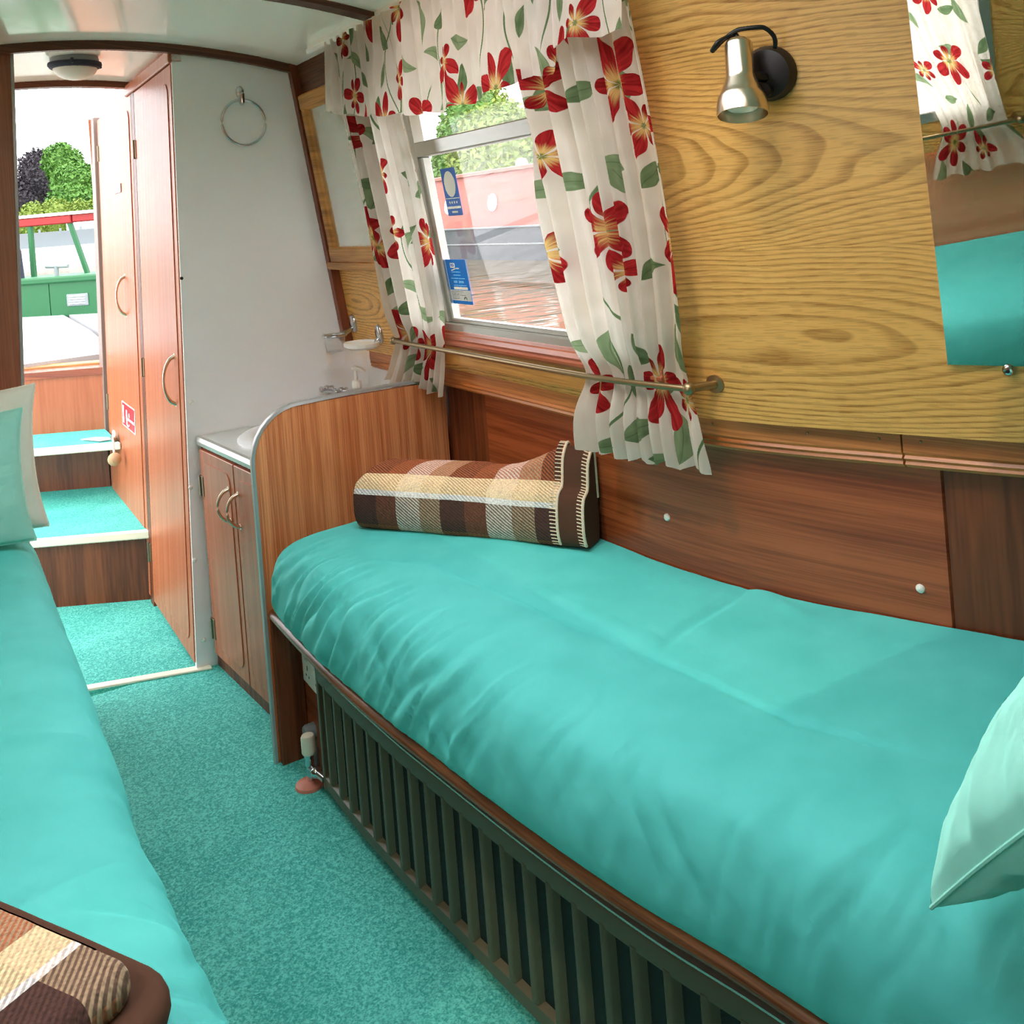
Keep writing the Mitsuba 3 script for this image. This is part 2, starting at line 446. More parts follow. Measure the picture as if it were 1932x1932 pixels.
struct('ceiling', 'glossy cream cambered ceiling panels of the boat cabin')


add('window_3__coaming', [box(HX0 - 0.02, HX0, HY0 - 0.02, HY1 + 0.02, 1.85, 1.99), box(HX1, HX1 + 0.02, HY0 - 0.02, HY1 + 0.02, 1.85, 1.99), box(HX0, HX1, HY0 - 0.02, HY0, 1.85, 1.99), box(HX0, HX1, HY1, HY1 + 0.02, 1.85, 1.99)], OAK)
add('window_3__pane', grid([[(x, y, 1.975) for x in (HX0, HX1)] for y in (HY0, HY1)]), 'm_pane')
struct('window_3', 'added unseen roof hatch over the aisle, lighting the beds')


def batten(y0, y1, drop, x0, x1, bsdf, key, text):
    xx = np.linspace(x0, x1, 30)
    add(key, loft([[(x, y0, zc(x) + 0.002), (x, y1, zc(x) + 0.002), (x, y1 - 0.004, zc(x) - drop), (x, y0 + 0.004, zc(x) - drop)] for x in xx]), bsdf)
    struct(key, text)


batten(2.305, 2.365, 0.014, -0.24, 1.062, DARKWOOD, 'trim_1', 'dark wood batten across the ceiling above the curtains')
batten(3.062, 3.092, 0.026, -0.24, 1.075, DARKWOOD, 'trim_2', 'dark wood batten across the ceiling above the white wall')
batten(3.83, 3.88, 0.022, -0.24, 0.70, DARKWOOD, 'trim_3', 'wood header over the steps to the front doors')

# ------------------------------------------------------------------ right cabin side
YM = 2.34                                     # the mullion
Y0, Y1, Z0, Z1 = 1.47, 2.50, 0.995, 1.665
add('wall_right__ash_panel', panel(wr, 0.45, Y0, 0.90, 1.85, 0.0, 0.03), ASH)
add('wall_right__ash_panel', panel(wr, Y0, Y1, 0.90, Z0, 0.0, 0.03), ASH)
add('wall_right__ash_panel', panel(wr, Y0, Y1, Z1, 1.86, 0.0, 0.03), ASH)
add('wall_right__ash_panel', panel(wr, Y1, 3.14, 0.90, 1.74, 0.0, 0.03), ASH)
add('wall_right__ash_panel', panel(wr, -1.7, 0.45, 0.90, 1.85, 0.0, 0.03), ASH)
add('wall_right__cornice', panel(wr, Y1, 3.13, 1.72, 1.86, -0.004, 0.03), DARKWOOD)
labels['wall_right__cornice'] = {'label': 'dark brown wood under the ceiling'}


def wlo(y, z, off=0.0):
    return (g(y) + off, y, z)


add('wall_right__lower_panel', panel(wlo, 1.04, 2.285, 0.0, 0.93, 0.0, 0.03), SAP_H, 30)
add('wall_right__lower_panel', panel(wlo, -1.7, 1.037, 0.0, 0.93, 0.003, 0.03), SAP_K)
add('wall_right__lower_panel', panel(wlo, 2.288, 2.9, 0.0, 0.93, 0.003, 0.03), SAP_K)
add('wall_right__lower_panel', panel(wlo, 2.9, 3.14, 0.0, 0.93, 0.0, 0.03), WALLW)
for (y, z) in ((1.567, 0.67), (1.083, 0.63)):
    f = frame(wlo(y, z, 0), (0, 0, 1), (0.25 if y < 1.4 else 0.12, -1, 0)); s = -1 if f(0, 0, 1)[0] > g(y) else 1
    add('wall_right__screw_cap', lathe([(0.0001, 0.006), (0.005, 0.005), (0.0075, 0.002), (0.0075, -0.002)], lambda a, b, c: f(a, b, s * c), 16), WHITE, 40)
struct('wall_right', 'right cabin side of golden ash veneer above a dark mahogany lower panel')

# fluted rail between ash and mahogany
dado = [(-0.026, 0.840), (-0.032, 0.846), (-0.029, 0.851), (-0.034, 0.856), (-0.030, 0.861), (-0.034, 0.866), (-0.034, 0.902), (-0.030, 0.906), (-0.033, 0.910), (-0.028, 0.915), (-0.024, 0.924), (0.02, 0.930), (0.02, 0.840)]
add('trim_4__rail', along(wlo, dado, np.linspace(1.075, 2.98, 46)), DADO)
add('trim_4__rail', along(wlo, dado, np.linspace(-1.7, 1.072, 40)), DADO)
for y in (1.40, 1.22, 1.107, 1.045):
    x, _, z = wlo(y, 0.886, -0.034)
    add('trim_4__screw', ball((x, y, z), 0.0025, 1), BRASS, True)
struct('trim_4', 'fluted reddish wood rail along the right cabin side')
add('trim_5', along(wr, [(-0.012, 0.92), (-0.012, 0.968), (0.004, 0.972), (0.004, 0.92)], np.linspace(Y0, 2.62, 20)), OAK)
struct('trim_5', 'flat oak board between window sill and fluted rail')
add('trim_6', panel(wr, 3.06, 3.10, 0.925, 1.86, -0.028, 0.01), M('m_corner_strip', wood(lin(132, 68, 40), lin(100, 46, 24), 50.0, 0.8, True, 5.0), 0.4))
struct('trim_6', 'dark red wood corner strip beside the white wall')

# window in the right cabin side
wf = lambda y, z, o=0.0: (1.185 - 0.125 * (z - 0.93) + o, y, z)


def wbar(y0, y1, z0, z1, o0, o1, bev=0.003):
    return hexa(wf, (y0, y1), (z0, z1), (o0, o1), bev)


fw = 0.035
add('window_1__frame', [wbar(Y0, Y1, Z0, Z0 + fw, -0.006, 0.034), wbar(Y0, Y1, Z1 - fw, Z1, -0.006, 0.034), wbar(Y1 - fw, Y1, Z0, Z1, -0.006, 0.034), wbar(Y0, Y0 + fw, Z0, Z1, -0.006, 0.034)], ALU)
add('window_1__mullion', wbar(YM - 0.016, YM + 0.018, Z0 + fw, Z1 - fw, -0.004, 0.032), ALU)
add('window_1__glazing_bead', [wbar(YM - 0.034, YM - 0.016, Z0 + fw, 1.470, 0.004, 0.03), wbar(Y0 + fw, Y1 - fw, Z0 + fw, Z0 + fw + 0.012, 0.004, 0.03)], ALU)
add('window_1__transom', wbar(Y0 + fw, YM - 0.016, 1.470, 1.508, -0.004, 0.032), ALU)
for ya, yb, za, zb in ((Y0 + fw, YM, Z0 + fw, 1.47), (Y0 + fw, YM, 1.508, Z1 - fw), (YM, Y1 - fw, Z0 + fw, Z1 - fw)):
    add('window_1__pane', grid([[wf(y, z, 0.016) for y in (ya, yb)] for z in (za, zb)]), 'm_pane')
add('window_1__sill', along(lambda y, z, o: wf(y, z, o), [(-0.016, 0.968), (-0.021, 0.974), (-0.021, 0.980), (-0.016, 0.984), (-0.018, 0.990), (-0.013, 1.000), (-0.010, 1.003), (-0.008, 1.010), (0.004, 1.012), (0.004, 0.968)], np.linspace(1.44, 2.53, 6)), GLOSSY)
labels['window_1__sill'] = {'label': 'glossy red-brown wood sill moulding'}
struct('window_1', 'aluminium framed cabin window looking out on a red barge')


def sticker(key, y0, z1, w, h, text, back):
    """Origin at the top left as seen from the cabin, which is at the larger y."""
    o = np.array(wf(y0, z1, 0.0135)); down = np.array(wf(y0, z1 - 1, 0.0135)) - o
    f0 = frame(o, (0, -1, 0), -down)
    fn = lambda a, b, c: f0(a, b, c if f0(0, 0, 1)[0] < o[0] else -c)
    add(key + '__backing', plate(rrect(0, w, -h, 0, 0.003), 0.0006, fn), back)
    label(key, text, 'sticker')
    return fn


fn = sticker('rating_sticker', 2.235, 1.432, 0.078, 0.122, 'tall pale blue window sticker with white oval and four stars', PALEBLUE)
add('rating_sticker__oval', plate(Point(0, 0).buffer(1, 24), 0.0004, lambda a, b, c: fn(0.039 + a * 0.029, -0.041 + b * 0.033, 0.0007 + c)), WHITE)
star = Polygon([((1 if k % 2 == 0 else 0.42) * math.sin(k * math.pi / 5), (1 if k % 2 == 0 else 0.42) * math.cos(k * math.pi / 5)) for k in range(10)])
for i in range(4):
    add('rating_sticker__star', plate(star, 0.0004, lambda a, b, c, i=i: fn(0.021 + 0.0125 * i + a * 0.0048, -0.088 + b * 0.0048, 0.0007 + c)), WHITE)
add('rating_sticker__white_line', plate(rrect(0.002, 0.076, -0.0785, -0.0765, 0), 0.0004, lambda a, b, c: fn(a, b, 0.0007 + c)), WHITE)
add('rating_sticker__white_line', plate(rrect(0.002, 0.076, -0.104, -0.098, 0), 0.0004, lambda a, b, c: fn(a, b, 0.0007 + c)), WHITE)
add('rating_sticker__small_print', plate(rrect(0.024, 0.055, -0.115, -0.110, 0.001), 0.0004, lambda a, b, c: fn(a, b, 0.0007 + c)), LTGREY)

fn = sticker('rescue_sticker', 2.305, 1.198, 0.110, 0.118, 'bright blue and white notice sticker low in the window corner', BLUE)
up = lambda a, b, c: fn(a, b, 0.0007 + c)
add('rescue_sticker__white_panel', plate(rrect(0.001, 0.109, -0.109, -0.081, 0), 0.0004, up), LTGREY)
add('rescue_sticker__logo_badge', plate(rrect(0.024, 0.050, -0.022, -0.009, 0.002), 0.0004, up), WHITE)
add('rescue_sticker__lettering', xform(text_mesh('RCR', 0.007, 0.0004, True), lambda a, b, c: fn(0.027 + a * 0.95, -0.0185 + b, 0.0012 + c)), BLUE)
add('rescue_sticker__swoosh', grid([[fn(0.026 + 0.046 * t, -0.026 + 0.003 * math.sin(-1.2 + 3.6 * t) + e, 0.0012) for e in (-0.0012, 0.0012)] for t in np.linspace(0, 1, 16)]), WHITE)
for (x0, x1, y, hh) in ((0.026, 0.074, -0.033, 0.002), (0.034, 0.072, -0.0415, 0.002), (0.018, 0.092, -0.050, 0.0022), (0.026, 0.094, -0.0685, 0.0022)):
    add('rescue_sticker__text_line', plate(rrect(x0, x1, y - hh / 2, y + hh / 2, 0), 0.0004, up), LIGHTPRINT)
add('rescue_sticker__number', [plate(rrect(x0, x0 + 0.0052, -0.062, -0.056, 0.0006), 0.0004, up) for x0 in (0.029, 0.036, 0.043, 0.056, 0.063, 0.070, 0.077)], LIGHTPRINT)
add('rescue_sticker__white_box', plate(rrect(0.022, 0.098, -0.0795, -0.0725, 0.002), 0.0004, up), WHITE)
for i, (x0, x1) in enumerate(((0.004, 0.072), (0.004, 0.060), (0.006, 0.080), (0.004, 0.045), (0.004, 0.048))):
    add('rescue_sticker__fine_print', plate(rrect(x0, x1, -0.0855 - 0.0046 * i, -0.0845 - 0.0046 * i, 0), 0.0002, lambda a, b, c: fn(a, b, 0.0012 + c)), INK)
add('rescue_sticker__emblem', tube([fn(0.078 + 0.0065 * math.cos(t), -0.105 + 0.0065 * math.sin(t), 0.0016) for t in np.linspace(0, math.pi, 12)], 0.0012, 6), INK)

# ------------------------------------------------------------------ left cabin side (seen in the big mirror)
LW0, LW1 = 0.36, 1.15
for a, b in ((-1.7, LW0), (LW1, 3.13)):
    add('wall_left__ash_panel', panel(wl, a, b, 0.90, 1.80, 0.0, 0.03, 3), ASH)
for a, b in ((0.90, 1.0), (1.70, 1.80)):
    add('wall_left__ash_panel', panel(wl, LW0, LW1, a, b, 0.0, 0.03, 3), ASH)
add('wall_left__lower_panel', box(-0.42, -0.385, -1.7, 3.13, 0.0, 0.93, 0), SAP_L)
x = -0.385
f = frame((x, 0.62, 0.78), (0, 1, 0), (0, 0, 1))
add('wall_left__screw_cap', lathe([(0.0001, 0.006), (0.005, 0.005), (0.0075, 0.002), (0.0075, -0.002)], f, 16), WHITE, 40)
struct('wall_left', 'left cabin side of ash veneer and mahogany, seen in the mirror')
for k, (a, b) in enumerate(((LW0, LW1),)):
    key = f'window_{k + 2}'
    bars = [hexa(wl, (a, b), (1.0, 1.035), (-0.006, 0.034), 0.003), hexa(wl, (a, b), (1.665, 1.70), (-0.006, 0.034), 0.003)]
    bars += [hexa(wl, (c - 0.018, c + 0.018), (1.03, 1.67), (-0.006, 0.034), 0.003) for c in (a + 0.018, b - 0.018)]
    add(key + '__frame', bars, ALU)
    add(key + '__pane', grid([[wl(y, z, 0.015) for y in (a + 0.03, b - 0.03)] for z in (1.03, 1.67)]), 'm_pane')
    struct(key, 'cabin window in the left side, reflected in the mirror' if k == 0 else 'cabin window in the left side behind the camera')
add('wall_rear', box(-0.45, 2.0, -1.73, -1.70, 0, 1.95, 0), SAP_V)
struct('wall_rear', 'mahogany bulkhead behind the camera')

# ------------------------------------------------------------------ white wall beside the basin
lean = lambda z: 0.615 + 0.0375 * z
ww = [(lean(0.0), 0.0), (1.29, 0.0), (1.29, 0.93), (1.20, 0.93), (1.08, 1.85)]
ww += [(x, zc(x) - 0.005) for x in np.linspace(1.05, lean(1.87), 12)]
add('wall_front__panel', plate(Polygon(ww), 0.02, lambda a, b, c: (a, 3.09 + c, b)), WALLW)
fw3 = lambda a, b, c: (a, 3.09 - c, b)
for (px, pz) in ((0.662, 0.805), (0.640, 0.55), (0.634, 0.33), (0.642, 0.085)):
    add('wall_front__screw_cap', lathe([(0.0001, 0.005), (0.005, 0.004), (0.0075, 0.001), (0.0075, -0.002)], lambda a, b, c: fw3(px + a, pz + b, c), 16), WHITE, 40)
add('wall_front__screw_hole', lathe([(0.0001, 0.0012), (0.005, 0.001), (0.005, -0.002)], lambda a, b, c: fw3(0.662 + a, 1.185 + b, c), 12), BLACK)
struct('wall_front', 'plain white laminate wall beside the basin')

# chrome towel ring
f = frame((0.884, 3.09, 1.752), (1, 0, 0), (0, 0, 1))      # third axis points at the cabin
add('towel_ring__mount', [lathe([(0.0001, -0.001), (0.0155, 0.0), (0.0155, 0.006), (0.012, 0.010), (0.0001, 0.011)], lambda a, b, c: f(a * 0.85, b * 1.25, c), 24), xform(trimesh.creation.capsule(height=0.03, radius=0.009), lambda a, b, c: f(a, c * 0.9 - 0.022 + 0.0, b + 0.020))], CHROME, 40)
add('towel_ring__ring', tube([f(0.0685 * math.sin(t), -0.098 - 0.0685 * math.cos(t) * 1.05 + 0.0, 0.020) for t in np.linspace(0, 2 * np.pi, 49)], 0.0042, 10, False), CHROME, True)
label('towel_ring', 'round chrome towel ring on the white wall', 'towel ring')

# ------------------------------------------------------------------ left partition and wardrobe
lp = lambda z: 0.165 + 0.042 * z
add('partition__panel', plate(Polygon([(-0.45, 0), (lp(0), 0), (lp(1.88), 1.878), (-0.2, 1.80), (-0.45, 1.6)]), 0.018, lambda a, b, c: (a, 3.105 + c, b)), SAP_P)
add('partition__edge_strip', hexa(lambda a, b, c: (lp(b) + a, 3.102 + c, b), (0.0, 0.009), (0.0, 1.878), (0.0, 0.026), 0.001), EDGE)
label('partition', 'mahogany partition with grey edge behind the white and green pillows', 'partition')

wd = lambda y, z, o=0.0: (lean(z) + 0.0 - o, y, z)          # o metres proud of the wardrobe face
add('wardrobe__carcass', [hexa(wd, (3.115, 4.72), (0.0, 1.86), (-0.03, -0.012)), hexa(lambda y, z, o: (o, y, z), (4.70, 4.74), (0.0, 1.86), (0.66, 1.2))], SAP_D)
add('wardrobe__stile', hexa(lambda y, z, o: (lean(z) + o, y, z), (3.72, 3.775), (0.0, 1.865), (-0.004, 0.012), 0.001), SAP_K)
add('wardrobe__cornice', hexa(wd, (3.09, 3.86), (1.845, 1.885), (-0.03, 0.012), 0.003), SAP_D)
rv = 0.012


def wardrobe_door(y0, y1, z0, z1, hy, hz, hinges):
    key = add('wardrobe__door', hexa(wd, (y0, y1), (z0, z1), (-0.012, 0.004), 0.0015), SAP_D)
    add(key + '__raised_panel', plate(rrect(y0 + 0.045, y1 - 0.045, z0 + 0.05, z1 - 0.05, 0.04), 0.0035, lambda a, b, c: wd(a, b, 0.0035 + c)), SAP_D)
    add(key + '__handle', bow_handle(lambda a, b, c: wd(hy + a, hz + b, 0.004 + c), 0.075, 0.036, 0.0048), NICKEL, 40)
    for (y, z) in hinges:
        add(key + '__hinge', [hexa(wd, (y - 0.018, y + 0.018), (z - 0.032, z + 0.032), (0.003, 0.0075), 0.001), tube([wd(y, z - 0.034, 0.009), wd(y, z + 0.034, 0.009)], 0.0045, 10)], STEEL)
    return key


wardrobe_door(3.10, 3.715, 0.02, 1.842, 3.20, 0.865, ((3.725, 1.637), (3.735, 0.852), (3.75, 0.187)))
wardrobe_door(3.78, 4.60, 0.02, 1.845, 4.03, 1.10, ((4.56, 1.695), (4.57, 0.622)))
add('wardrobe__jamb', hexa(wd, (4.62, 4.72), (0.0, 1.86), (-0.01, 0.016), 0.002), FRAMEG)
add('wardrobe__plate', hexa(wd, (4.03, 4.19), (1.50, 1.535), (0.0075, 0.011), 0.001), EDGE)
labels['wardrobe__plate'] = {'label': 'small grey plate on the far door'}
label('wardrobe', 'tall glossy mahogany cupboard with two doors beside the steps', 'cupboard')

sg = lambda a, b, c: wd(a, b, 0.0076 + c)
add('extinguisher_sign__backing', plate(rrect(3.925, 4.21, 0.578, 0.674, 0.006), 0.001, sg), WHITE)
sg1 = lambda a, b, c: wd(a, b, 0.0087 + c)
add('extinguisher_sign__red_field', plate(rrect(3.937, 4.198, 0.583, 0.669, 0.004), 0.0005, sg1), RED)
sg2 = lambda a, b, c: wd(a, b, 0.0093 + c)
add('extinguisher_sign__pictogram', [plate(rrect(4.158, 4.184, 0.590, 0.660, 0.004), 0.0004, sg2), plate(rrect(4.085, 4.115, 0.600, 0.650, 0.010), 0.0004, sg2), plate(rrect(3.940, 4.085, 0.612, 0.622, 0.002), 0.0004, sg2), plate(Point(4.045, 0.634).buffer(0.010), 0.0004, sg2),
                                      tube([sg2(4.10 - 0.06 * t, 0.600 - 0.010 * math.sin(3.1 * t), 0.0004) for t in np.linspace(0, 1, 10)], 0.003, 6)], WHITE)
label('extinguisher_sign', 'small red and white fire extinguisher sign on the far wardrobe door', 'sign')

# ------------------------------------------------------------------ steps
sk = lambda x, y, z: (x, y - 0.58 * (x - 0.62), z)         # the steps run askew


def step(key, yn, z0, z1, yb, yr, text):
    add(key + '__tread', hexa(sk, (-0.15, 0.622), (yn + 0.02, yb), (z1 - 0.022, z1), 0.002), CARPET)
    add(key + '__nosing', hexa(sk, (-0.15, 0.624), (yn - 0.006, yn + 0.022), (z1 - 0.026, z1 + 0.003), 0.004), CREAM)
    add(key + '__riser', hexa(sk, (-0.15, 0.615), (yr, yr + 0.015), (z0, z1 - 0.02)), SAP_K)
    labels[key + '__nosing'] = {'label': 'bright white metal nosing'}
    label(key, text, 'step')


step('step', 3.775, 0.0, 0.255, 4.64, 3.80, 'lower carpeted step with white nosing up to the front door')
step('step_001', 4.275, 0.255, 0.493, 4.66, 4.58, 'upper carpeted step with white nosing holding the corded cork ball')
add('door_1__riser_board', hexa(sk, (-0.2, 0.63), (4.65, 4.67), (0.47, 0.765)), SAP_D)
add('door_1__sill', hexa(sk, (-0.2, 0.66), (4.77, 4.87), (0.735, 0.775), 0.004), OAK)
add('door_1__riser_top', hexa(sk, (-0.2, 0.645), (4.64, 4.80), (0.735, 0.765)), SAP_H)
add('door_1__jamb', [hexa(lambda x, y, z: (lean(z) + x, y, z), (0.0, 0.03), (4.74, 4.80), (0.76, 1.87), 0.003)], FRAMEG)
struct('door_1', 'open front doorway with oak sill above the steps')

# cork ball key float
add('key_float__ball', ball((0.583, 4.175, 0.452), 0.026), CORK, True)
add('key_float__cord', tube(smooth_path([(0.584, 4.178, 0.476), (0.588, 4.215, 0.502), (0.593, 4.245, 0.508), (0.600, 4.30, 0.510), (0.606, 4.33, 0.522), (0.611, 4.345, 0.534), (0.614, 4.325, 0.524), (0.606, 4.31, 0.508)], 40), 0.0042, 8), WHITE, True)
add('key_float__tag', plate(Polygon([(0.50, 4.47), (0.56, 4.36), (0.60, 4.35), (0.60, 4.40), (0.555, 4.46)]), 0.004, lambda a, b, c: (a, b, 0.4965 + c)), GREYW)
add('key_float__key', box(0.600, 0.618, 4.30, 4.36, 0.4965, 0.514, 0.004), STEEL)
label('key_float', 'cork ball on a white cord hanging over the upper step', 'key ring')

# ------------------------------------------------------------------ vanity, basin and what stands about it
vf = lambda y, z, o=0.0: (0.676 + (3.06 - y) * 0.085 - o, y, z)   # cupboard front
add('vanity__carcass', [hexa(vf, (2.46, 3.085), (0.0, 0.675), (-0.02, -0.004)), box(0.72, 1.22, 2.99, 3.07, 0, 0.68, 0)], SAP_K)
for (y0, y1, hy, hin) in ((2.768, 3.052, 2.81, (3.045, 0.56)), (2.475, 2.762, 2.735, None)):
    key = add('vanity__door', hexa(vf, (y0, y1), (0.05, 0.668), (-0.004, 0.012), 0.002), SAP_D)
    add(key + '__raised_panel', plate(rrect(y0 + 0.03, y1 - 0.03, 0.085, 0.635, 0.03), 0.003, lambda a, b, c: vf(a, b, 0.0118 + c)), SAP_D)
    add(key + '__handle', bow_handle(lambda a, b, c: vf(hy + a, 0.548 + b, 0.0125 + c), 0.045, 0.034, 0.0042), NICKEL, 40)
    if hin:
        for z in (0.56, 0.13):
            add(key + '__hinge', [hexa(vf, (hin[0] - 0.02, hin[0] + 0.014), (z - 0.03, z + 0.03), (0.011, 0.017), 0.001), tube([vf(hin[0], z - 0.03, 0.018), vf(hin[0], z + 0.03, 0.018)], 0.004, 8)], STEEL)
label('vanity', 'low mahogany washstand cupboard with two bow handled doors', 'cupboard')

ctop = Polygon([(0.668, 3.085), (0.722, 2.46), (1.225, 2.52), (1.225, 3.085)]).difference(Point(0.945, 2.845).buffer(0.15, 24))
add('countertop__board', plate(ctop, 0.022, lambda a, b, c: (a, b, 0.678 + c)), WORKTOP)
add('countertop__edging', loft([[(0.676 + (3.085 - y) * 0.085 - o, y, z) for o, z in ((0.010, 0.676), (0.013, 0.689), (0.010, 0.702), (0.0, 0.703), (0.0, 0.675))] for y in (3.085, 2.46)]), ALU)
label('countertop', 'pale grey worktop with bright metal edge around the basin', 'worktop')
bprof = [(0.0001, 0.60), (0.09, 0.605), (0.135, 0.64), (0.15, 0.685), (0.155, 0.702), (0.17, 0.713), (0.195, 0.713), (0.205, 0.706), (0.205, 0.700), (0.15, 0.698)]
add('basin', lathe(bprof, lambda a, b, c: (0.945 + a * 1.03, 2.845 + b * 1.03, c), 48), PORCELAIN, 50)
label('basin', 'round white washbasin set in the grey worktop', 'basin')


def tap(key, x, y, text):
    add(key + '__body', lathe([(0.0001, 0.70), (0.024, 0.70), (0.024, 0.708), (0.014, 0.716), (0.012, 0.752), (0.016, 0.762), (0.013, 0.772), (0.0001, 0.774)], lambda a, b, c: (x + a, y + b, c), 20), CHROME, 45)
    add(key + '__spout', tube(smooth_path([(x, y, 0.735), (x - 0.03, y - 0.02, 0.748), (x - 0.065, y - 0.045, 0.745), (x - 0.08, y - 0.055, 0.728)], 16), [0.009] * 16, 12), CHROME, True)
    head = [tube([(x - 0.024 * math.cos(t), y - 0.024 * math.sin(t), 0.785), (x + 0.024 * math.cos(t), y + 0.024 * math.sin(t), 0.785)], 0.0055, 8) for t in (0.5, 0.5 + math.pi / 2)]
    head += [ball((x + 0.024 * math.cos(t), y + 0.024 * math.sin(t), 0.785), 0.0072, 1) for t in 0.5 + np.arange(4) * math.pi / 2] + [ball((x, y, 0.788), 0.012, 2, (1, 1, 0.7))]
    add(key + '__cross_handle', head, CHROME, 45)
    label(key, text, 'tap')


tap('basin_tap', 1.095, 2.965, 'chrome cross-head tap beside the clear soap bottle')
tap('basin_tap_001', 1.075, 3.04, 'chrome tap farther left by the white wall')

sx, sy = 1.135, 2.93
add('soap_dispenser__bottle', lathe([(0.0001, 0.701), (0.030, 0.701), (0.033, 0.706), (0.033, 0.760), (0.028, 0.782), (0.014, 0.793), (0.012, 0.800), (0.0001, 0.800)], lambda a, b, c: (sx + a, sy + b, c), 28), 'm_glass', 50)
add('soap_dispenser__pump', [lathe([(0.0001, 0.788), (0.015, 0.788), (0.0155, 0.806), (0.013, 0.815), (0.006, 0.818), (0.0055, 0.846), (0.0001, 0.846)], lambda a, b, c: (sx + a, sy + b, c), 20),
                             tube([(sx - 0.011, sy + 0.005, 0.851), (sx, sy, 0.854), (sx + 0.014, sy - 0.010, 0.850), (sx + 0.024, sy - 0.017, 0.840)], [0.006, 0.008, 0.006, 0.004], 10), tube([(sx, sy, 0.71), (sx, sy, 0.79)], 0.003, 8)], WHITE, 45)
label('soap_dispenser', 'clear soap pump bottle with white head behind the low partition', 'soap dispenser')

# holders on the cabin side over the basin
tx, ty, tz = 1.095, 2.985, 0.945
hx, hy, hz = wr(3.02, 0.985)


def holder_plate(key, y, z):
    o = wr(y, z)
    f = frame(o, (0, 1, 0), (0.124, 0, -0.99)); s = 1 if f(0, 0, 1)[0] < o[0] else -1
    add(key, [lathe([(0.0001, -0.001), (0.020, 0.0), (0.020, 0.006), (0.015, 0.011), (0.0001, 0.012)], lambda a, b, c: f(a, b * 1.5, s * c), 24)], CHROME, 45)


holder_plate('tumbler_holder__wall_plate', 3.02, 0.985)
add('tumbler_holder__arm', [tube([(hx, 3.02, 0.975), (hx - 0.03, 3.01, 0.962), (tx + 0.034, ty + 0.010, 0.958)], 0.008, 10), tube([(tx + 0.036 * math.cos(t), ty + 0.036 * math.sin(t), 0.958) for t in np.linspace(0, 2 * np.pi, 33)], 0.0045, 8, False)], CHROME, 45)
label('tumbler_holder', 'chrome ring bracket carrying the glass tumbler over the basin', 'holder')
add('tumbler', lathe([(0.0001, 0.872), (0.024, 0.872), (0.026, 0.876), (0.028, 0.905), (0.0315, 0.93), (0.039, 0.972), (0.0365, 0.972), (0.029, 0.931), (0.0255, 0.908), (0.0001, 0.906)], lambda a, b, c: (tx + a, ty + b, c), 32), 'm_glass', 45)
label('tumbler', 'clear glass tumbler held in a chrome ring', 'tumbler')
holder_plate('soap_dish_holder__wall_plate', 2.815, 0.965)
dish_o = wr(2.82, 0.935, -0.062)
add('soap_dish_holder__arm', tube([wr(2.815, 0.955, -0.004), wr(2.815, 0.940, -0.02), (dish_o[0] + 0.04, 2.82, 0.927)], 0.008, 10), CHROME, True)
label('soap_dish_holder', 'chrome wall bracket under the white soap dish', 'holder')
pf = lambda r, z: [(dish_o[0] + 0.050 * r * math.copysign(abs(math.cos(t)) ** 0.8, math.cos(t)), 2.83 + 0.066 * r * math.copysign(abs(math.sin(t)) ** 0.8, math.sin(t)), z) for t in np.linspace(0, 2 * np.pi, 40, endpoint=False)]
add('soap_dish', loft([pf(0.02, 0.926), pf(0.75, 0.926), pf(0.97, 0.934), pf(1.0, 0.944), pf(0.96, 0.946), pf(0.9, 0.940), pf(0.02, 0.938)], cap=True), WHITE, 45)
label('soap_dish', 'white soap dish on a chrome bracket beside the curtain', 'soap dish')

# framed mirror over the basin
fr = 0.052
my0, my1, mz0, mz1 = 2.55, 3.055, 1.185, 1.735
add('basin_mirror__frame', [hexa(wr, (my0, my1), (mz0, mz0 + fr), (-0.026, -0.002), 0.006), hexa(wr, (my0, my1), (mz1 - fr, mz1), (-0.026, -0.002), 0.006), hexa(wr, (my1 - 0.04, my1), (mz0, mz1), (-0.024, -0.002), 0.006), hexa(wr, (my0, my0 + 0.04), (mz0, mz1), (-0.024, -0.002), 0.006)], OAK)
add('basin_mirror__ledge', hexa(wr, (my0, my1 + 0.02), (mz0 - 0.02, mz0 + 0.004), (-0.034, -0.001), 0.005), OAK)
add('basin_mirror__glass', hexa(wr, (my0 + 0.03, my1 - 0.03), (mz0 + 0.04, mz1 - 0.04), (-0.010, -0.004)), 'm_mirror')
label('basin_mirror', 'oak framed mirror on the cabin side left of the curtains', 'mirror')

# ------------------------------------------------------------------ low partition at the head of the bed
pb = lambda a, b, c: (0.657 + a * 0.989, 2.425 + a * 0.148 + c, b)     # a along the panel
zt = lambda a: 0.863 - 0.03 * a
prof = [(0.0, 0.0), (0.0, zt(0) - 0.125)]
prof += [(0.125 - 0.125 * math.cos(t), zt(0.05) - 0.125 + 0.125 * math.sin(t)) for t in np.linspace(0.12, math.pi / 2, 14)]
prof += [(0.585, zt(0.585)), (0.585, 0.0)]
add('bed_end_panel__board', plate(Polygon(prof), 0.018, pb), SAP_V)
edge = prof[:-1]
ep = smooth_path([(a, b, 0) for a, b in edge], 60)
add('bed_end_panel__edging', loft([[pb(p[0] + q[0] * n[0], p[1] + q[0] * n[1], 0.009 + q[1]) for q in ((-0.001, -0.0115), (0.006, -0.010), (0.0085, 0.0), (0.006, 0.010), (-0.001, 0.0115))] for p, n in zip(ep, [(-d[1], d[0]) for d in (lambda t: t / np.linalg.norm(t, axis=1, keepdims=True))(np.gradient(ep[:, :2], axis=0))])]), EDGE, 40)
labels['bed_end_panel__edging'] = {'label': 'rounded silver edging strip'}
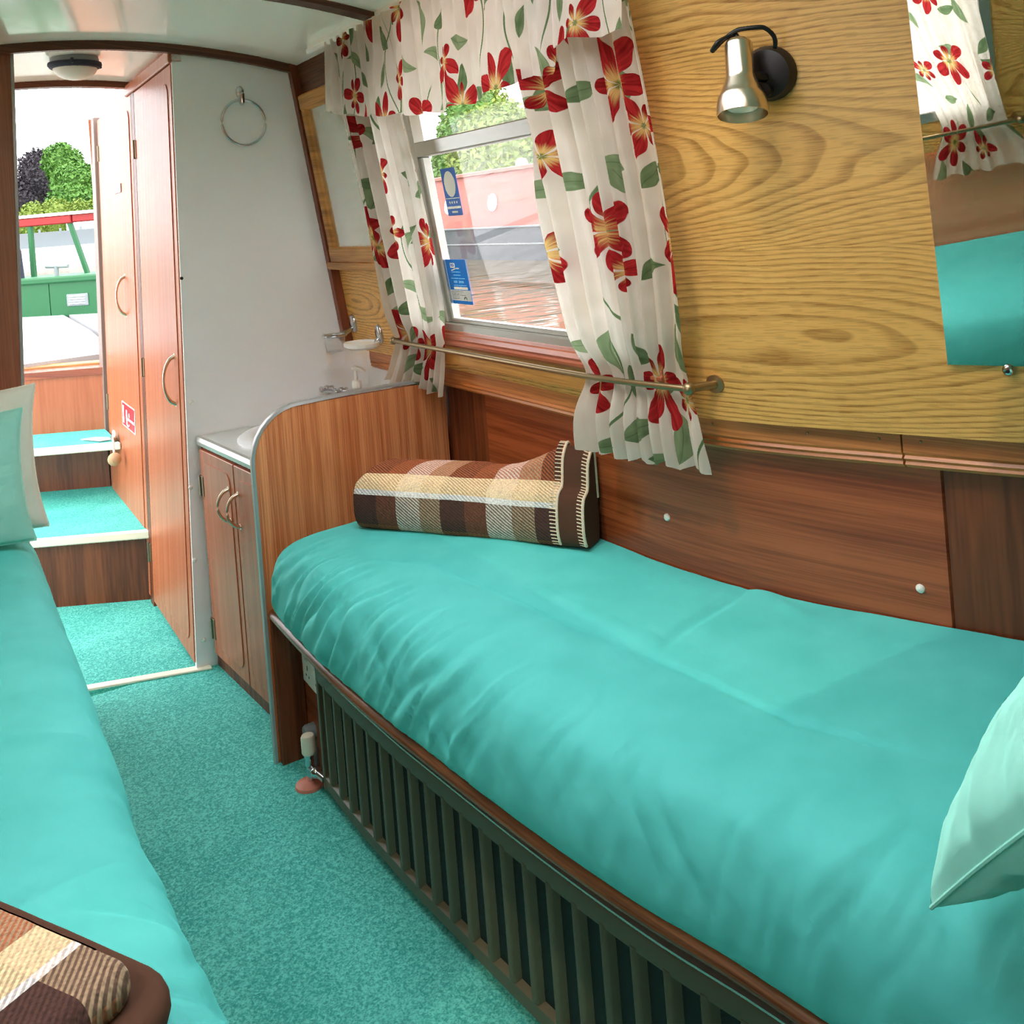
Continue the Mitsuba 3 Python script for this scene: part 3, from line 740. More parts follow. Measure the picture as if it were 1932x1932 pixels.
label('bed_end_panel', 'low striped mahogany panel with silver edging between bed and basin', 'partition')

# ------------------------------------------------------------------ right bunk
fx = lambda y, z, o=0.0: (bed(y) + o, y, z)
ysb = np.linspace(-0.6, 2.42, 56)
add('bunk__front_panel', along(fx, [(0.062, 0.0), (0.062, 0.36), (0.08, 0.36), (0.08, 0.0)], ysb), SAP_H)
labels['bunk__front_panel'] = {'label': 'recessed mahogany board behind the radiator'}
rail = [(0.004 - 0.0 + 0.016 * math.cos(t), 0.366 + 0.0135 * math.sin(t)) for t in np.linspace(0.5 * math.pi, 1.5 * math.pi, 10)] + [(0.09, 0.352), (0.09, 0.379)]
add('bunk__edge_rail', along(fx, rail, ysb), RAILW, 40)
add('bunk__bed_board', loft([[(bed(y) + 0.05, y, 0.355), (bed(y) + 0.05, y, 0.378), (g(y), y, 0.378), (g(y), y, 0.355)] for y in ysb]), SAP_K)
add('bunk__shade_board', box(0.664, 0.732, 2.405, 2.425, 0.0, 0.353, 0.001), SAP_K)  # dark board added over the panel foot, standing in for shade under the rail
label('bunk', 'mahogany bunk base with rounded edge rail above the radiator', 'bed base')



def crease(x, y, pts, w, d):
    pts = np.array(pts); best = np.full(x.shape, 9.0); along_ = np.zeros(x.shape)
    L = np.r_[0, np.cumsum(np.linalg.norm(np.diff(pts, axis=0), axis=1))]
    for i in range(len(pts) - 1):
        a, b = pts[i], pts[i + 1]; ab = b - a
        t = np.clip(((x - a[0]) * ab[0] + (y - a[1]) * ab[1]) / (ab @ ab), 0, 1)
        dd = np.hypot(x - a[0] - t * ab[0], y - a[1] - t * ab[1])
        m = dd < best; best = np.where(m, dd, best); along_ = np.where(m, (L[i] + t * (L[i + 1] - L[i])) / L[-1], along_)
    fade = np.sin(np.pi * np.clip(along_ * 0.94 + 0.03, 0, 1)) ** 0.6
    return d * fade * np.exp(-(best / w) ** 2)


# profile from the rail up over the rolled front to the flat top: (distance behind the rail, height)
PR = np.array([(0.012, 0.372), (-0.014, 0.392), (-0.022, 0.43), (-0.018, 0.475), (-0.006, 0.515), (0.018, 0.548), (0.055, 0.564), (0.11, 0.571), (0.30, 0.573)])
pc = PchipInterpolator(np.r_[0, np.cumsum(np.linalg.norm(np.diff(PR, axis=0), axis=1))], PR)
PL = pc.x[-1]


def mattress(key, front, back, y0, y1, sgn, zoff, seed, creases, gath):
    ny, nf, nt = 400, 70, 70
    rows = []
    ys = np.r_[y0 + np.zeros(1), np.linspace(y0, y1 - 0.07, ny), y1 - 0.07 * (1 - np.sin(np.linspace(0.15, 1.0, 14) * np.pi / 2)), np.full(4, y1)]
    dropf = np.r_[[1.0], np.zeros(ny), (1 - np.cos(np.linspace(0.15, 1.0, 14) * np.pi / 2)) * 0.30, np.linspace(0.45, 1.0, 4)]
    for y, dr_ in zip(ys, dropf):
        P = pc(np.linspace(0, PL, nf))
        W = back(y) - front(y)
        P = np.vstack([P, np.stack([np.linspace(0.30, W * sgn, nt + 1)[1:], np.full(nt, 0.572)], 1)])
        z = P[:, 1]; z = z - (z - 0.372) * dr_
        o = P[:, 0] + (0.07 * np.clip(dr_, 0, 0.5) * np.exp(-P[:, 0] / 0.08))
        rows.append(np.stack([front(y) + sgn * o, np.full(len(o), y), z + zoff], 1))
    R = np.array(rows)
    x, y, z = R[..., 0], R[..., 1], R[..., 2]
    q = np.stack([x, y, z], -1)
    amp = np.clip((z - zoff - 0.375) / 0.05, 0, 1)
    bump = 0.010 * (mfbm(q * 3.5, 3, seed) - 0.5) + 0.004 * (mfbm(q * 13, 3, seed + 3) - 0.5)
    for c in creases:
        bump = bump + crease(x, y, *c)
    fr_ = np.exp(-((np.abs(x - np.array([[front(v)] for v in ys])) - 0.0) / 0.09) ** 2)
    for (ya, yb, fq, am, sl) in gath:
        win = np.clip((y - ya) / 0.15, 0, 1) * np.clip((yb - y) / 0.04, 0, 1)
        s = mnoise(np.stack([(y + sl * (z - 0.45)) * fq + 1.5 * mnoise(q * 9, seed + 8), z * 5, x * 2], -1), seed + 5)
        bump = bump + win * fr_ * am * (np.abs(s - 0.5) * 2 - 0.5)
    R[..., 2] = z + bump * amp * (0.35 + 0.65 * np.clip((z - zoff - 0.45) / 0.1, 0, 1))
    R[..., 0] = x - sgn * bump * amp * fr_ * 1.2
    m = grid(R)
    if sgn > 0:
        m.invert()
    return m


cr = [([(0.80, 2.05), (0.892, 1.95), (0.944, 1.624), (0.97, 1.26)], 0.020, -0.016), ([(0.97, 1.30), (0.993, 1.002), (1.065, 0.819)], 0.006, -0.008), ([(1.286, 1.379), (1.092, 1.336), (1.0, 1.30)], 0.012, -0.007), ([(1.286, 1.379), (1.25, 1.2)], 0.02, 0.006), ([(0.90, 2.33), (1.02, 2.08), (1.12, 1.80)], 0.03, 0.008), ([(0.83, 1.9), (0.87, 1.55), (0.90, 1.3)], 0.03, 0.005)]
add('mattress', mattress('mattress', bed, lambda y: g(y) - 0.004, -0.5, 2.385, 1, 0.0, 1, cr, [(1.35, 2.37, 44.0, 0.020, 0.7), (0.3, 2.0, 16.0, 0.009, -0.5), (0.3, 1.6, 40.0, 0.005, 0.3)]), SHEET, True)
label('mattress', 'right-hand mattress in a turquoise fitted sheet below the window', 'mattress')
cr2 = [([(-0.25, 1.0), (-0.05, 1.25), (0.12, 1.35)], 0.02, 0.006), ([(-0.3, 1.7), (0.0, 1.75), (0.18, 1.65)], 0.02, 0.004), ([(0.03, 1.0), (0.12, 1.08), (0.20, 1.05)], 0.014, -0.008), ([(0.08, 1.25), (0.20, 1.18)], 0.012, -0.006)]
add('mattress_001', mattress('mattress_001', lambda y: 0.186 + 0.022 * float(np.clip((1.45 - y) / 0.5, 0, 1)), lambda y: -0.38, -1.2, 3.02, -1, 0.0, 21, cr2, [(0.6, 1.6, 18.0, 0.008, 1.0)]), SHEET, True)
label('mattress_001', 'left-hand mattress in a turquoise sheet along the aisle', 'mattress')
add('bunk_001__front_panel', box(0.13, 0.15, -1.2, 3.03, 0.0, 0.36, 0), SAP_H)
add('bunk_001__edge_rail', box(0.125, 0.178, -1.2, 3.03, 0.350, 0.372, 0.006), DADO)
add('bunk_001__bed_board', box(-0.38, 0.14, -1.2, 3.03, 0.34, 0.37, 0), SAP_K)
label('bunk_001', 'mahogany bunk base under the left-hand mattress', 'bed base')

# ------------------------------------------------------------------ radiator under the right bunk
rx = lambda y, z, o=0.0: (bed(y) + 0.033 + o, y, z)
ysr = np.linspace(0.45, 2.205, 40)
add('radiator__back_plate', along(rx, [(0.009, 0.03), (0.009, 0.30), (0.014, 0.30), (0.014, 0.03)], ysr), RADK)
add('radiator__top_rail', along(rx, [(-0.002, 0.272), (-0.004, 0.302), (0.000, 0.309), (0.02, 0.311), (0.02, 0.268), (0.008, 0.268)], ysr), RADG, 35)
add('radiator__bottom_rail', along(rx, [(-0.002, 0.052), (0.010, 0.060), (0.02, 0.060), (0.02, 0.020), (0.004, 0.020), (-0.002, 0.028)], ysr), RADG, 35)
add('radiator__top_lip', along(rx, [(-0.006, 0.309), (-0.006, 0.3125), (0.022, 0.3125), (0.022, 0.309)], ysr), ALU)
add('radiator__end_cap', hexa(rx, (2.198, 2.212), (0.022, 0.309), (-0.003, 0.022), 0.002), RADG)
y = 2.160
while y > 0.5:
    s = [(-0.014, 0.010), (-0.009, 0.000), (-0.005, -0.003), (0.005, -0.003), (0.009, 0.000), (0.014, 0.010)]
    add('radiator__fin', loft([[rx(y + dy, z, o) for dy, o in s] for z in (0.054, 0.276)]), RADG, 35)
    y -= 0.0605
label('radiator', 'long dark green ribbed radiator under the right-hand bunk', 'radiator')
vx, vy = 0.692, 2.262
add('radiator_valve__cap', lathe([(0.0001, 0.118), (0.014, 0.118), (0.0165, 0.114), (0.0165, 0.078), (0.014, 0.074), (0.0001, 0.074)], lambda a, b, c: (vx + a, vy + 0.02 + b, c), 20), CREAM, 40)
labels['radiator_valve__cap'] = {'label': 'cream plastic cap'}
add('radiator_valve__body', [lathe([(0.0001, 0.076), (0.010, 0.076), (0.012, 0.070), (0.010, 0.060), (0.012, 0.052), (0.009, 0.044), (0.009, 0.014), (0.0001, 0.014)], lambda a, b, c: (vx + a, vy + 0.02 + b, c), 16), tube([(vx, vy + 0.02, 0.042), (vx + 0.012, vy - 0.052, 0.042)], 0.009, 12), ball((vx + 0.004, vy - 0.012, 0.042), 0.0135, 2)], CHROME, 40)
add('radiator_valve__pipe_collar', lathe([(0.0001, 0.014), (0.016, 0.012), (0.032, 0.006), (0.034, 0.0), (0.0001, 0.0)], lambda a, b, c: (vx - 0.004 + a, vy + 0.02 + b, c), 24), PINK, 40)
labels['radiator_valve__pipe_collar'] = {'label': 'round salmon pipe collar on the carpet'}
label('radiator_valve', 'radiator valve with cream cap at the bed end panel', 'valve')
f = frame((0.728, 2.39, 0.085), (0, 1, 0), (0, 0, 1))
add('grey_pipe_cap', [lathe([(0.0001, 0.03), (0.014, 0.028), (0.018, 0.022), (0.018, 0.0), (0.0001, 0.0)], lambda a, b, c: (0.733 - c, 2.352 + a, 0.088 + b), 18), tube([(0.728, 2.352, 0.088), (0.728, 2.352, 0.0)], 0.009, 10)], GREYPL, 40)
label('grey_pipe_cap', 'grey capped pipe stub in the corner behind the radiator valve', 'pipe')
sp = lambda y, z, o=0.0: (bed(y) + 0.062 - o, y, z)
add('power_socket__plate', hexa(sp, (2.235, 2.385), (0.20, 0.29), (0.0, 0.009), 0.003), WHITE)
for yy in (2.275, 2.345):
    add('power_socket__rocker', hexa(sp, (yy - 0.008, yy + 0.008), (0.262, 0.280), (0.008, 0.012), 0.001), GREYW)
    add('power_socket__outlet', [hexa(sp, (yy - 0.003, yy + 0.003), (0.237, 0.249), (0.0088, 0.0094)), hexa(sp, (yy - 0.014, yy - 0.007), (0.222, 0.226), (0.0088, 0.0094)), hexa(sp, (yy + 0.007, yy + 0.014), (0.222, 0.226), (0.0088, 0.0094))], INK)
label('power_socket', 'white double wall socket under the bunk rail', 'socket')

# ------------------------------------------------------------------ bedding
def pillow(o, ex, ey, w, h, t, seed, n=61, soft=1.0):
    """Corner at o, sides along ex (w) and ey (h), thickness t."""
    ex, ey = np.array(ex, float), np.array(ey, float); ex /= np.linalg.norm(ex); ey = ey - ex * (ex @ ey); ey /= np.linalg.norm(ey); ez = np.cross(ex, ey)
    u = np.sin(np.linspace(-1, 1, n) * np.pi / 2) * 0.35 + np.linspace(-1, 1, n) * 0.65
    U, V = np.meshgrid(u, u, indexing='ij')
    pin = lambda A, B: A * (1 - 0.07 * (1 - np.abs(B) ** 2.2) * np.abs(A) ** 3)
    X, Y = pin(U, V), pin(V, U)
    th = ((1 - U ** 2).clip(0) * (1 - V ** 2).clip(0)) ** 0.42
    out = []
    for s in (1, -1):
        q = np.stack([X * 1.0 + 7 * s, Y, U * 0], -1)
        rad = np.stack([np.arctan2(V, U) * 5, np.hypot(U, V) * 1.2, U * 0 + s], -1)
        wr_ = 0.012 * soft * (mfbm(q * 2.2, 3, seed) - 0.5) + 0.010 * soft * (mfbm(q * 7 + 3, 2, seed + 1) - 0.5) + 0.022 * soft * (mnoise(rad, seed + 3) - 0.5) * np.clip(np.hypot(U, V) - 0.35, 0, 1)
        Z = s * (t / 2 * th + wr_ * np.minimum(1, th * 2))
        P = np.array(o) + ((X + 1) * w / 2)[..., None] * ex + ((Y + 1) * h / 2)[..., None] * ey + Z[..., None] * ez
        m = grid(P)
        if s < 0: m.invert()
        out.append(m)
    rim = np.r_[np.stack([np.arange(n), np.zeros(n, int)], 1), np.stack([np.full(n - 1, n - 1), np.arange(1, n)], 1), np.stack([np.arange(n - 2, -1, -1), np.full(n - 1, n - 1)], 1), np.stack([np.zeros(n - 2, int), np.arange(n - 2, 0, -1)], 1)]
    path = np.array(o) + ((X[rim[:, 0], rim[:, 1]] + 1) * w / 2)[:, None] * ex + ((Y[rim[:, 0], rim[:, 1]] + 1) * h / 2)[:, None] * ey
    seam = tube(np.vstack([path, path[:1]]), 0.0022, 6, False)
    return cat(out), seam


cw = lambda r, u, d: r * RGT + d * FWD + np.array([0, 0, u])
m, s = pillow((0.815, 0.655, 0.588), cw(0.001, 0.219, -0.222), cw(0.27, 0.12, 0.15), 0.40, 0.42, 0.135, 4)
add('pillow', m, SHEETP, True); add('pillow__piping', s, SHEETP)
label('pillow', 'pale turquoise pillow tipped on its corner at the near end of the right bed', 'pillow')
m, s = pillow((-0.36, 2.755, 0.580), (1, 0.03, 0), (0.0, 0.28, 0.95), 0.55, 0.335, 0.13, 11)
add('pillow_001', m, SHEETP, True); add('pillow_001__piping', s, SHEETP)
label('pillow_001', 'turquoise pillow propped at the far end of the left bed', 'pillow')
m, s = pillow((-0.37, 2.865, 0.580), (1, 0.03, 0), (0.0, 0.16, 0.95), 0.60, 0.375, 0.13, 15)
add('pillow_002', m, LINEN, True); add('pillow_002__piping', s, LINEN)
label('pillow_002', 'white pillow behind the turquoise pillow on the left bed', 'pillow')

# folded plaid blanket on the right bed
A0 = np.array([0.855, 2.262]); A1 = np.array([1.135, 1.805]); av = (A1 - A0); AL = np.linalg.norm(av); av /= AL; nv = np.array([-av[1], av[0]])
if nv[0] < 0: nv = -nv


def bl_section(s, grow=0.0, shrink=1.0):
    d = np.interp(s, [0, 0.5, 0.75, 1.0], [0.20, 0.20, 0.13, 0.085]) + grow
    h = np.interp(s, [0, 0.3, 1.0], [0.118, 0.122, 0.128]) + grow * 0.4
    rise = 0.085 * max(0, (s - 0.55) / 0.45) ** 1.6
    pts = [(0.012, 0.0), (-0.004, 0.012), (-0.012, 0.35 * h), (-0.008, 0.72 * h), (0.004, 0.92 * h), (0.026, h), (0.5 * d, h + 0.012 + 0.55 * rise), (d - 0.012, h + rise), (d, h + rise - 0.014), (d, 0.4 * h), (d - 0.01, 0.0)]
    pts = np.array(pts)
    dd = np.r_[0, np.cumsum(np.linalg.norm(np.diff(pts, axis=0), axis=1))]
    q = np.linspace(0, dd[-1], 60)
    c = PchipInterpolator(dd, pts)(q)
    mid = np.array([d / 2, h / 2])
    return mid + (c - mid) * shrink, q


def bl_point(s, c, zb=0.574):
    base = A0 + av * (s * AL) + 0.0
    return np.concatenate([base + nv * c[0], [zb + c[1]]])


secs, uvs = [], []
ss = np.r_[np.zeros(4), np.linspace(0, 1, 70)[1:], np.ones(2)]
shr = np.r_[[0.05, 0.80, 0.93, 1.0], np.ones(69), [0.97, 0.05]]
so = np.r_[[-0.0, -0.012, -0.010, 0.0], np.zeros(69), [0.004, 0.004]]
for s, k, e in zip(ss, shr, so):
    c, q = bl_section(s, 0.0, k)
    wob = 0.004 * (mfbm(np.stack([np.full(60, s * 5), q * 18, q * 0], -1), 3, 3) - 0.5)
    secs.append([bl_point(s + e / AL, c[i] + wob[i]) for i in range(60)])
    uvs.append(np.stack([np.full(60, 0.228 * 0.02 + s * AL * 0.93), q + 0.006], 1))
secs, uvs = np.array(secs), np.array(uvs)
m = loft(secs, cap=False)
add('plaid_blanket__folded_wool', m, PLAID, True, uv=uvs.reshape(-1, 2))
c, q = bl_section(1.0)
edge1 = np.array([bl_point(1.0 + 0.004 / AL, c[i]) for i in range(2, 50)])
add('plaid_blanket__stitched_edge', [tube(edge1[:40], 0.0035, 6)] + [tube([edge1[i] + [0, 0, 0], bl_point(1.0 - 0.014 / AL, c[i + 2] + np.array([-0.001, 0.001]))], 0.0014, 5) for i in range(0, 38)], YARN)
# the inner fold showing behind the open end
sec2, uv2 = [], []
for t in np.linspace(0, 1, 12):
    c2, q2 = bl_section(1.0)
    k = 0.97 - 0.06 * t
    mid = np.array([0.085 / 2 + 0.01, 0.06])
    c2 = mid + (c2 - mid) * np.array([k, k + 0.02])
    sec2.append([bl_point(0.97 + 0.085 * t / AL * 1.0, c2[i]) + np.array([-0.010 * t, -0.004 * t, -0.001]) for i in range(60)])
sec2 = np.array(sec2)
add('plaid_blanket__inner_fold', loft(sec2), BROWNWOOL, 40)
e2 = sec2[-1][2:48]
add('plaid_blanket__stitched_edge', [tube(e2, 0.0035, 6)] + [tube([e2[i], sec2[-3][2 + i] + np.array([0.0, 0.0, 0.002])], 0.0014, 5) for i in range(0, 44)], YARN)
label('plaid_blanket', 'folded brown and cream plaid blanket in the corner of the right bed', 'blanket')

# folded plaid blanket on the left bed, cut by the frame
cor = np.array([0.136, 1.002]); e1 = np.array([-0.50, 0.866]); e2v = np.array([-0.866, -0.50])


def slab(z0, z1, grow, key, bsdf, r, seed):
    L1, L2 = 0.50, 0.27
    rows, uu = [], []
    th = np.linspace(-0.5 * math.pi, 0.5 * math.pi, 14)
    H = (z1 - z0) / 2
    prof = [(-L1 * 0.45, -H)] + [(r * math.cos(t) - r + grow, H * math.sin(t)) for t in th] + [(-k, H) for k in np.linspace(0.03, L1 * 0.45, 24)]
    rr = 0.035
    pl = rrect(0, L1, 0, L2, rr, 8)
    n = 160
    per = np.array([pl.exterior.interpolate(k / n, normalized=True).coords[0] for k in range(n)])
    ctr = np.array([L1 / 2, L2 / 2])
    for (o, z) in prof:
        if o < -0.02:
            k = 1 + o / (L1 * 0.45) * 0.98
            q = ctr + (per - ctr) * max(k, 0.02)
        else:
            dirs = per - np.array([np.clip(per[:, 0], rr, L1 - rr), np.clip(per[:, 1], rr, L2 - rr)]).T
            dirs = dirs / (np.linalg.norm(dirs, axis=1, keepdims=True) + 1e-9)
            q = per + dirs * o
        w = 0.008 * (mfbm(np.stack([q[:, 0] * 9, q[:, 1] * 9, q[:, 0] * 0 + z], -1), 3, seed) - 0.5) * (1 if z > 0 else 0)
        rows.append(np.stack([cor[0] + q[:, 0] * e1[0] + q[:, 1] * e2v[0], cor[1] + q[:, 0] * e1[1] + q[:, 1] * e2v[1], (z0 + z1) / 2 + z + w], 1))
        uu.append(np.stack([q[:, 1] + 0.165, q[:, 0] + 0.025], 1))
    add(key, loft(np.array(rows), cap=False), bsdf, True, uv=np.array(uu).reshape(-1, 2))


slab(0.574, 0.606, 0.030, 'plaid_blanket_001__lower_fold', BROWNWOOL, 0.015, 2)
slab(0.598, 0.640, -0.004, 'plaid_blanket_001__upper_fold', PLAID, 0.021, 5)
label('plaid_blanket_001', 'brown and cream plaid blanket on the left bed, nearest the camera', 'blanket')

# ------------------------------------------------------------------ curtains
def curtain(key, rows, nf, amp, off, text, unf=1.75, seed=0, waist=None, side=wr, u0=0.0, part=None, ny=None):
    """rows: (z, y at one edge, y at the other) from top to bottom."""
    r = np.array(rows, float)[::-1]
    ya, yb = PchipInterpolator(r[:, 0], r[:, 1]), PchipInterpolator(r[:, 0], r[:, 2])
    zs = np.linspace(r[-1, 0], r[0, 0], 110); S = np.linspace(0, 1, 150)
    W = np.abs(r[:, 1] - r[:, 2]).mean() * unf
    P, UV = [], []
    for z in zs:
        for s in S:
            ph = 2 * math.pi * nf * (s + 0.06 * math.sin(2 * math.pi * s + seed) + 0.025 * math.sin(z * 3 + seed + s * 4))
            pinch = 1.0 if waist is None else 1 - 0.72 * math.exp(-((z - waist) / 0.05) ** 2)
            a = amp * pinch * (0.75 + 0.5 * math.sin(3.1 * s + seed))
            f = math.sin(ph) + 0.3 * math.sin(2.3 * ph + z * 5 + seed)
            y = float(ya(z)) * (1 - s) + float(yb(z)) * s + 0.25 * a * math.cos(ph)
            o_ = off if waist is None else off - (off - 0.036) * math.exp(-((z - waist) / 0.07) ** 2)
            x, y, zz = side(y, z, -(o_ + a * f + 0.15 * amp))
            hem = 0.006 * math.sin(ph * 0.5 + seed) if z < r[0, 0] + 1e-6 else 0
            P.append((x, y, zz + hem)); UV.append((u0 + s * W, z + 0.02 * seed))
    P = np.array(P).reshape(110, 150, 3)
    k = add(key, grid(P), FABRIC, True, uv=np.array(UV))
    if text:
        label(key, text, 'curtain')
    return k


curtain('curtain', [(1.80, 2.62, 2.30), (1.62, 2.61, 2.275), (1.30, 2.605, 2.240), (1.10, 2.60, 2.246), (0.97, 2.605, 2.30), (0.90, 2.635, 2.325), (0.835, 2.71, 2.36)], 7, 0.018, 0.040, 'floral curtain with red lilies left of the window, over the basin end', 1.7, 1.0, 0.97, u0=0.13)
curtain('curtain_001', [(1.80, 1.675, 1.345), (1.62, 1.668, 1.340), (1.30, 1.648, 1.335), (1.10, 1.645, 1.350), (0.97, 1.652, 1.382), (0.90, 1.662, 1.362), (0.815, 1.668, 1.352)], 8, 0.030, 0.056, 'floral curtain with red lilies right of the window, over the bed', 1.6, 2.3, 0.97, u0=0.66)


def valance():
    S = np.linspace(0, 1, 420); ZT = np.linspace(0, 1, 40)
    P, UV = [], []
    bz = PchipInterpolator([0, 0.04, 0.3, 0.55, 0.80, 0.852, 0.862, 1.0], [1.634, 1.620, 1.575, 1.548, 1.566, 1.564, 1.612, 1.605])
    for t in ZT:
        for s in S:
            y = 2.640 - 1.320 * s
            ph = 2 * math.pi * 26 * s
            f = (0.0035 + 0.002 * (1 - t)) * math.sin(ph + math.sin(9 * s) * 2) * (1 - 0.3 * t) + 0.011 * t * math.sin(2 * math.pi * 9 * s + 2 * math.sin(14 * s))
            z = 1.828 * (1 - t) + float(bz(s)) * t + 0.004 * t * math.sin(2 * math.pi * 9 * s + 1)
            x, yy, zz = wr(y, z, -(0.064 + 0.012 * t + f + (0.02 * t if s < 0.86 else 0.03 * t)))
            P.append((x, yy, zz)); UV.append((1.9 + s * 1.30 * 1.45, z + 0.31))
    add('valance', grid(np.array(P).reshape(40, 420, 3)), FABRIC, True, uv=np.array(UV))
    label('valance', 'gathered floral pelmet across the top of the window', 'valance')


valance()
add('curtain_track', [hexa(wr, (1.36, 2.78), (1.818, 1.834), (-0.072, -0.050), 0.003), hexa(wr, (1.36, 2.78), (1.834, 1.850), (-0.064, -0.058))], WHITE)
label('curtain_track', 'white curtain rail along the ceiling edge above the pelmet', 'curtain rail')
rodp = [wr(y, 0.968, -0.058) for y in np.linspace(2.585, 1.368, 30)]
add('curtain_rod__rod', tube(rodp, 0.0062, 12), BRASS, True)
add('curtain_rod__knob', [ball(rodp[-1], 0.012, 2), tube([rodp[-1], wr(1.362, 0.968, 0.0)], 0.008, 12), lathe([(0.0001, 0.004), (0.017, 0.003), (0.017, -0.001)], lambda a, b, c: wr(1.362 + a, 0.968 + b, -0.001 - c), 16)], BRASS, 40)
add('curtain_rod__knob', [ball(rodp[0], 0.011, 2), tube([rodp[0], wr(2.588, 0.968, 0.0)], 0.007, 12)], BRASS, 40)
label('curtain_rod', 'thin bronze rod holding both curtains below the window', 'curtain rod')
# left-hand curtains, seen in the mirror
LW = lambda y, z, off=0.0: wl(y, z, off)
curtain('curtain_002', [(1.76, 0.80, 0.46), (1.30, 0.68, 0.40), (0.97, 0.54, 0.35), (0.90, 0.56, 0.31), (0.82, 0.58, 0.27)], 7, 0.014, 0.034, 'floral curtain reflected in the mirror on the ash wall', 1.7, 4.0, 0.97, side=LW, u0=1.2)
rl = [wl(y, 0.968, -0.062) for y in np.linspace(0.32, 2.3, 12)]
add('curtain_rod_001__rod', tube(rl, 0.0062, 12), BRASS, True)
add('curtain_rod_001__knob', [ball(rl[0], 0.0135, 2), tube([rl[0], wl(0.32, 0.968, 0.0)], 0.008, 12)], BRASS, 40)
label('curtain_rod_001', 'thin bronze rod holding the reflected curtain in the mirror', 'curtain rod')

# ------------------------------------------------------------------ wall lamp
ly, lz = 1.170, 1.508
tang = np.array(wr(ly - 0.05, lz)) - np.array(wr(ly + 0.05, lz)); upv = np.array(wr(ly, lz + 0.1)) - np.array(wr(ly, lz))
fL = frame(wr(ly, lz), tang, upv)
sg_ = 1 if fL(0, 0, 1)[0] < wr(ly, lz)[0] else -1
lf = lambda a, b, c: fL(a, b, sg_ * c)                        # a to the near end, b up, c into the cabin
add('wall_lamp__base', lathe([(0.0001, -0.001), (0.046, 0.0), (0.046, 0.008), (0.040, 0.020), (0.020, 0.026), (0.0001, 0.026)], lf, 32), BLACK, 40)
add('wall_lamp__arm', [tube([lf(0, -0.005, 0.02), lf(-0.012, 0.0, 0.048), lf(-0.018, 0.002, 0.062)], 0.009, 12), lathe([(0.0001, 0.015), (0.012, 0.014), (0.012, 0.0), (0.0001, 0.0)], lambda a, b, c: lf(a + 0.0, b - 0.026, c + 0.024), 16)], BLACK, 40)
so_ = np.array(lf(-0.022, 0.002, 0.072))
shp = [(0.0001, 0.066), (0.012, 0.066), (0.019, 0.062), (0.0225, 0.055), (0.0225, 0.002), (0.025, -0.006), (0.031, -0.022), (0.0345, -0.030), (0.038, -0.036), (0.041, -0.052), (0.041, -0.066), (0.0395, -0.066), (0.0395, -0.052), (0.033, -0.030), (0.022, 0.0), (0.0205, 0.05), (0.0001, 0.052)]
fS = frame(so_, (1, 0.0, -0.20), (0, 1, -0.18))
add('wall_lamp__shade', lathe(shp, fS, 40), NICKEL, 35)
labels['wall_lamp__shade'] = {'label': 'brushed metal bell shade open below'}
add('wall_lamp__bulb', lathe([(0.0001, 0.01), (0.008, 0.008), (0.024, -0.030), (0.030, -0.048), (0.024, -0.054), (0.0001, -0.056)], fS, 28), FROST, 40)
top = np.array(fS(0, 0, 0.066))
cab = [top, top + [0.0, 0.004, 0.008], np.array(lf(-0.055, 0.060, 0.075)), np.array(lf(-0.066, 0.050, 0.07)), np.array(lf(-0.050, 0.066, 0.055)), np.array(lf(-0.02, 0.078, 0.05)), np.array(lf(0.01, 0.076, 0.04)), np.array(lf(0.024, 0.060, 0.028)), np.array(lf(0.02, 0.04, 0.018))]
add('wall_lamp__cable', tube(smooth_path(cab, 60), 0.0038, 8), BLACK, True)
label('wall_lamp', 'brushed metal reading lamp on a black base on the ash wall', 'lamp')

# ------------------------------------------------------------------ big mirror on the ash wall
mo = np.array(wr(0.975, 1.022, -0.006)); m1 = np.array(wr(0.50, 1.022, -0.006)); m2 = np.array(wr(0.975, 1.64, -0.027))
fm = frame(mo, m1 - mo, m2 - mo)
sgm = 1 if fm(0, 0, 1)[0] < mo[0] else -1
mf = lambda a, b, c: fm(a, b, sgm * c)
add('wall_mirror__backing', hexa(mf, (0, 0.50), (0, 0.62), (-0.004, 0.0)), BLACK)
add('wall_mirror__glass', hexa(mf, (0.0, 0.50), (0.0, 0.62), (0.0002, 0.004), 0), 'm_mirror')
for a in (0.085, 0.40):
    add('wall_mirror__clip', [lathe([(0.0001, 0.012), (0.006, 0.011), (0.0085, 0.007), (0.0085, -0.003)], lambda p, q, c: mf(a + p, -0.006 + q, c), 16)], CHROME, 40)
    add('wall_mirror__clip_screw', lathe([(0.0001, 0.0128), (0.003, 0.0125), (0.003, 0.010)], lambda p, q, c: mf(a + p, -0.006 + q, c), 10), BLACK)
label('wall_mirror', 'large frameless mirror on the ash wall reflecting curtain and turquoise bed', 'mirror')

# ------------------------------------------------------------------ ceiling light over the doorway
cx, cy = 0.445, 3.36
ct = zc(cx)
cl = lambda a, b, c: (cx + a, cy + b, ct - c)
add('ceiling_light__base', lathe([(0.0001, 0.0), (0.070, 0.0), (0.072, 0.006), (0.072, 0.018), (0.0001, 0.02)], cl, 36), GREYPL, 40)
add('ceiling_light__ring', [lathe([(0.060, 0.016), (0.079, 0.018), (0.080, 0.026), (0.074, 0.034), (0.064, 0.036), (0.060, 0.030)], cl, 36)] + [tube([cl(0.079 * math.cos(t), 0.079 * math.sin(t), 0.014), cl(0.083 * math.cos(t), 0.083 * math.sin(t), 0.030)], 0.005, 8) for t in (0.3, 2.4, 4.5)], NAVY, 40)
pr = [(0.066 * math.cos(t), 0.032 + 0.040 * math.sin(t)) for t in np.linspace(0, math.pi / 2 - 0.01, 12)]
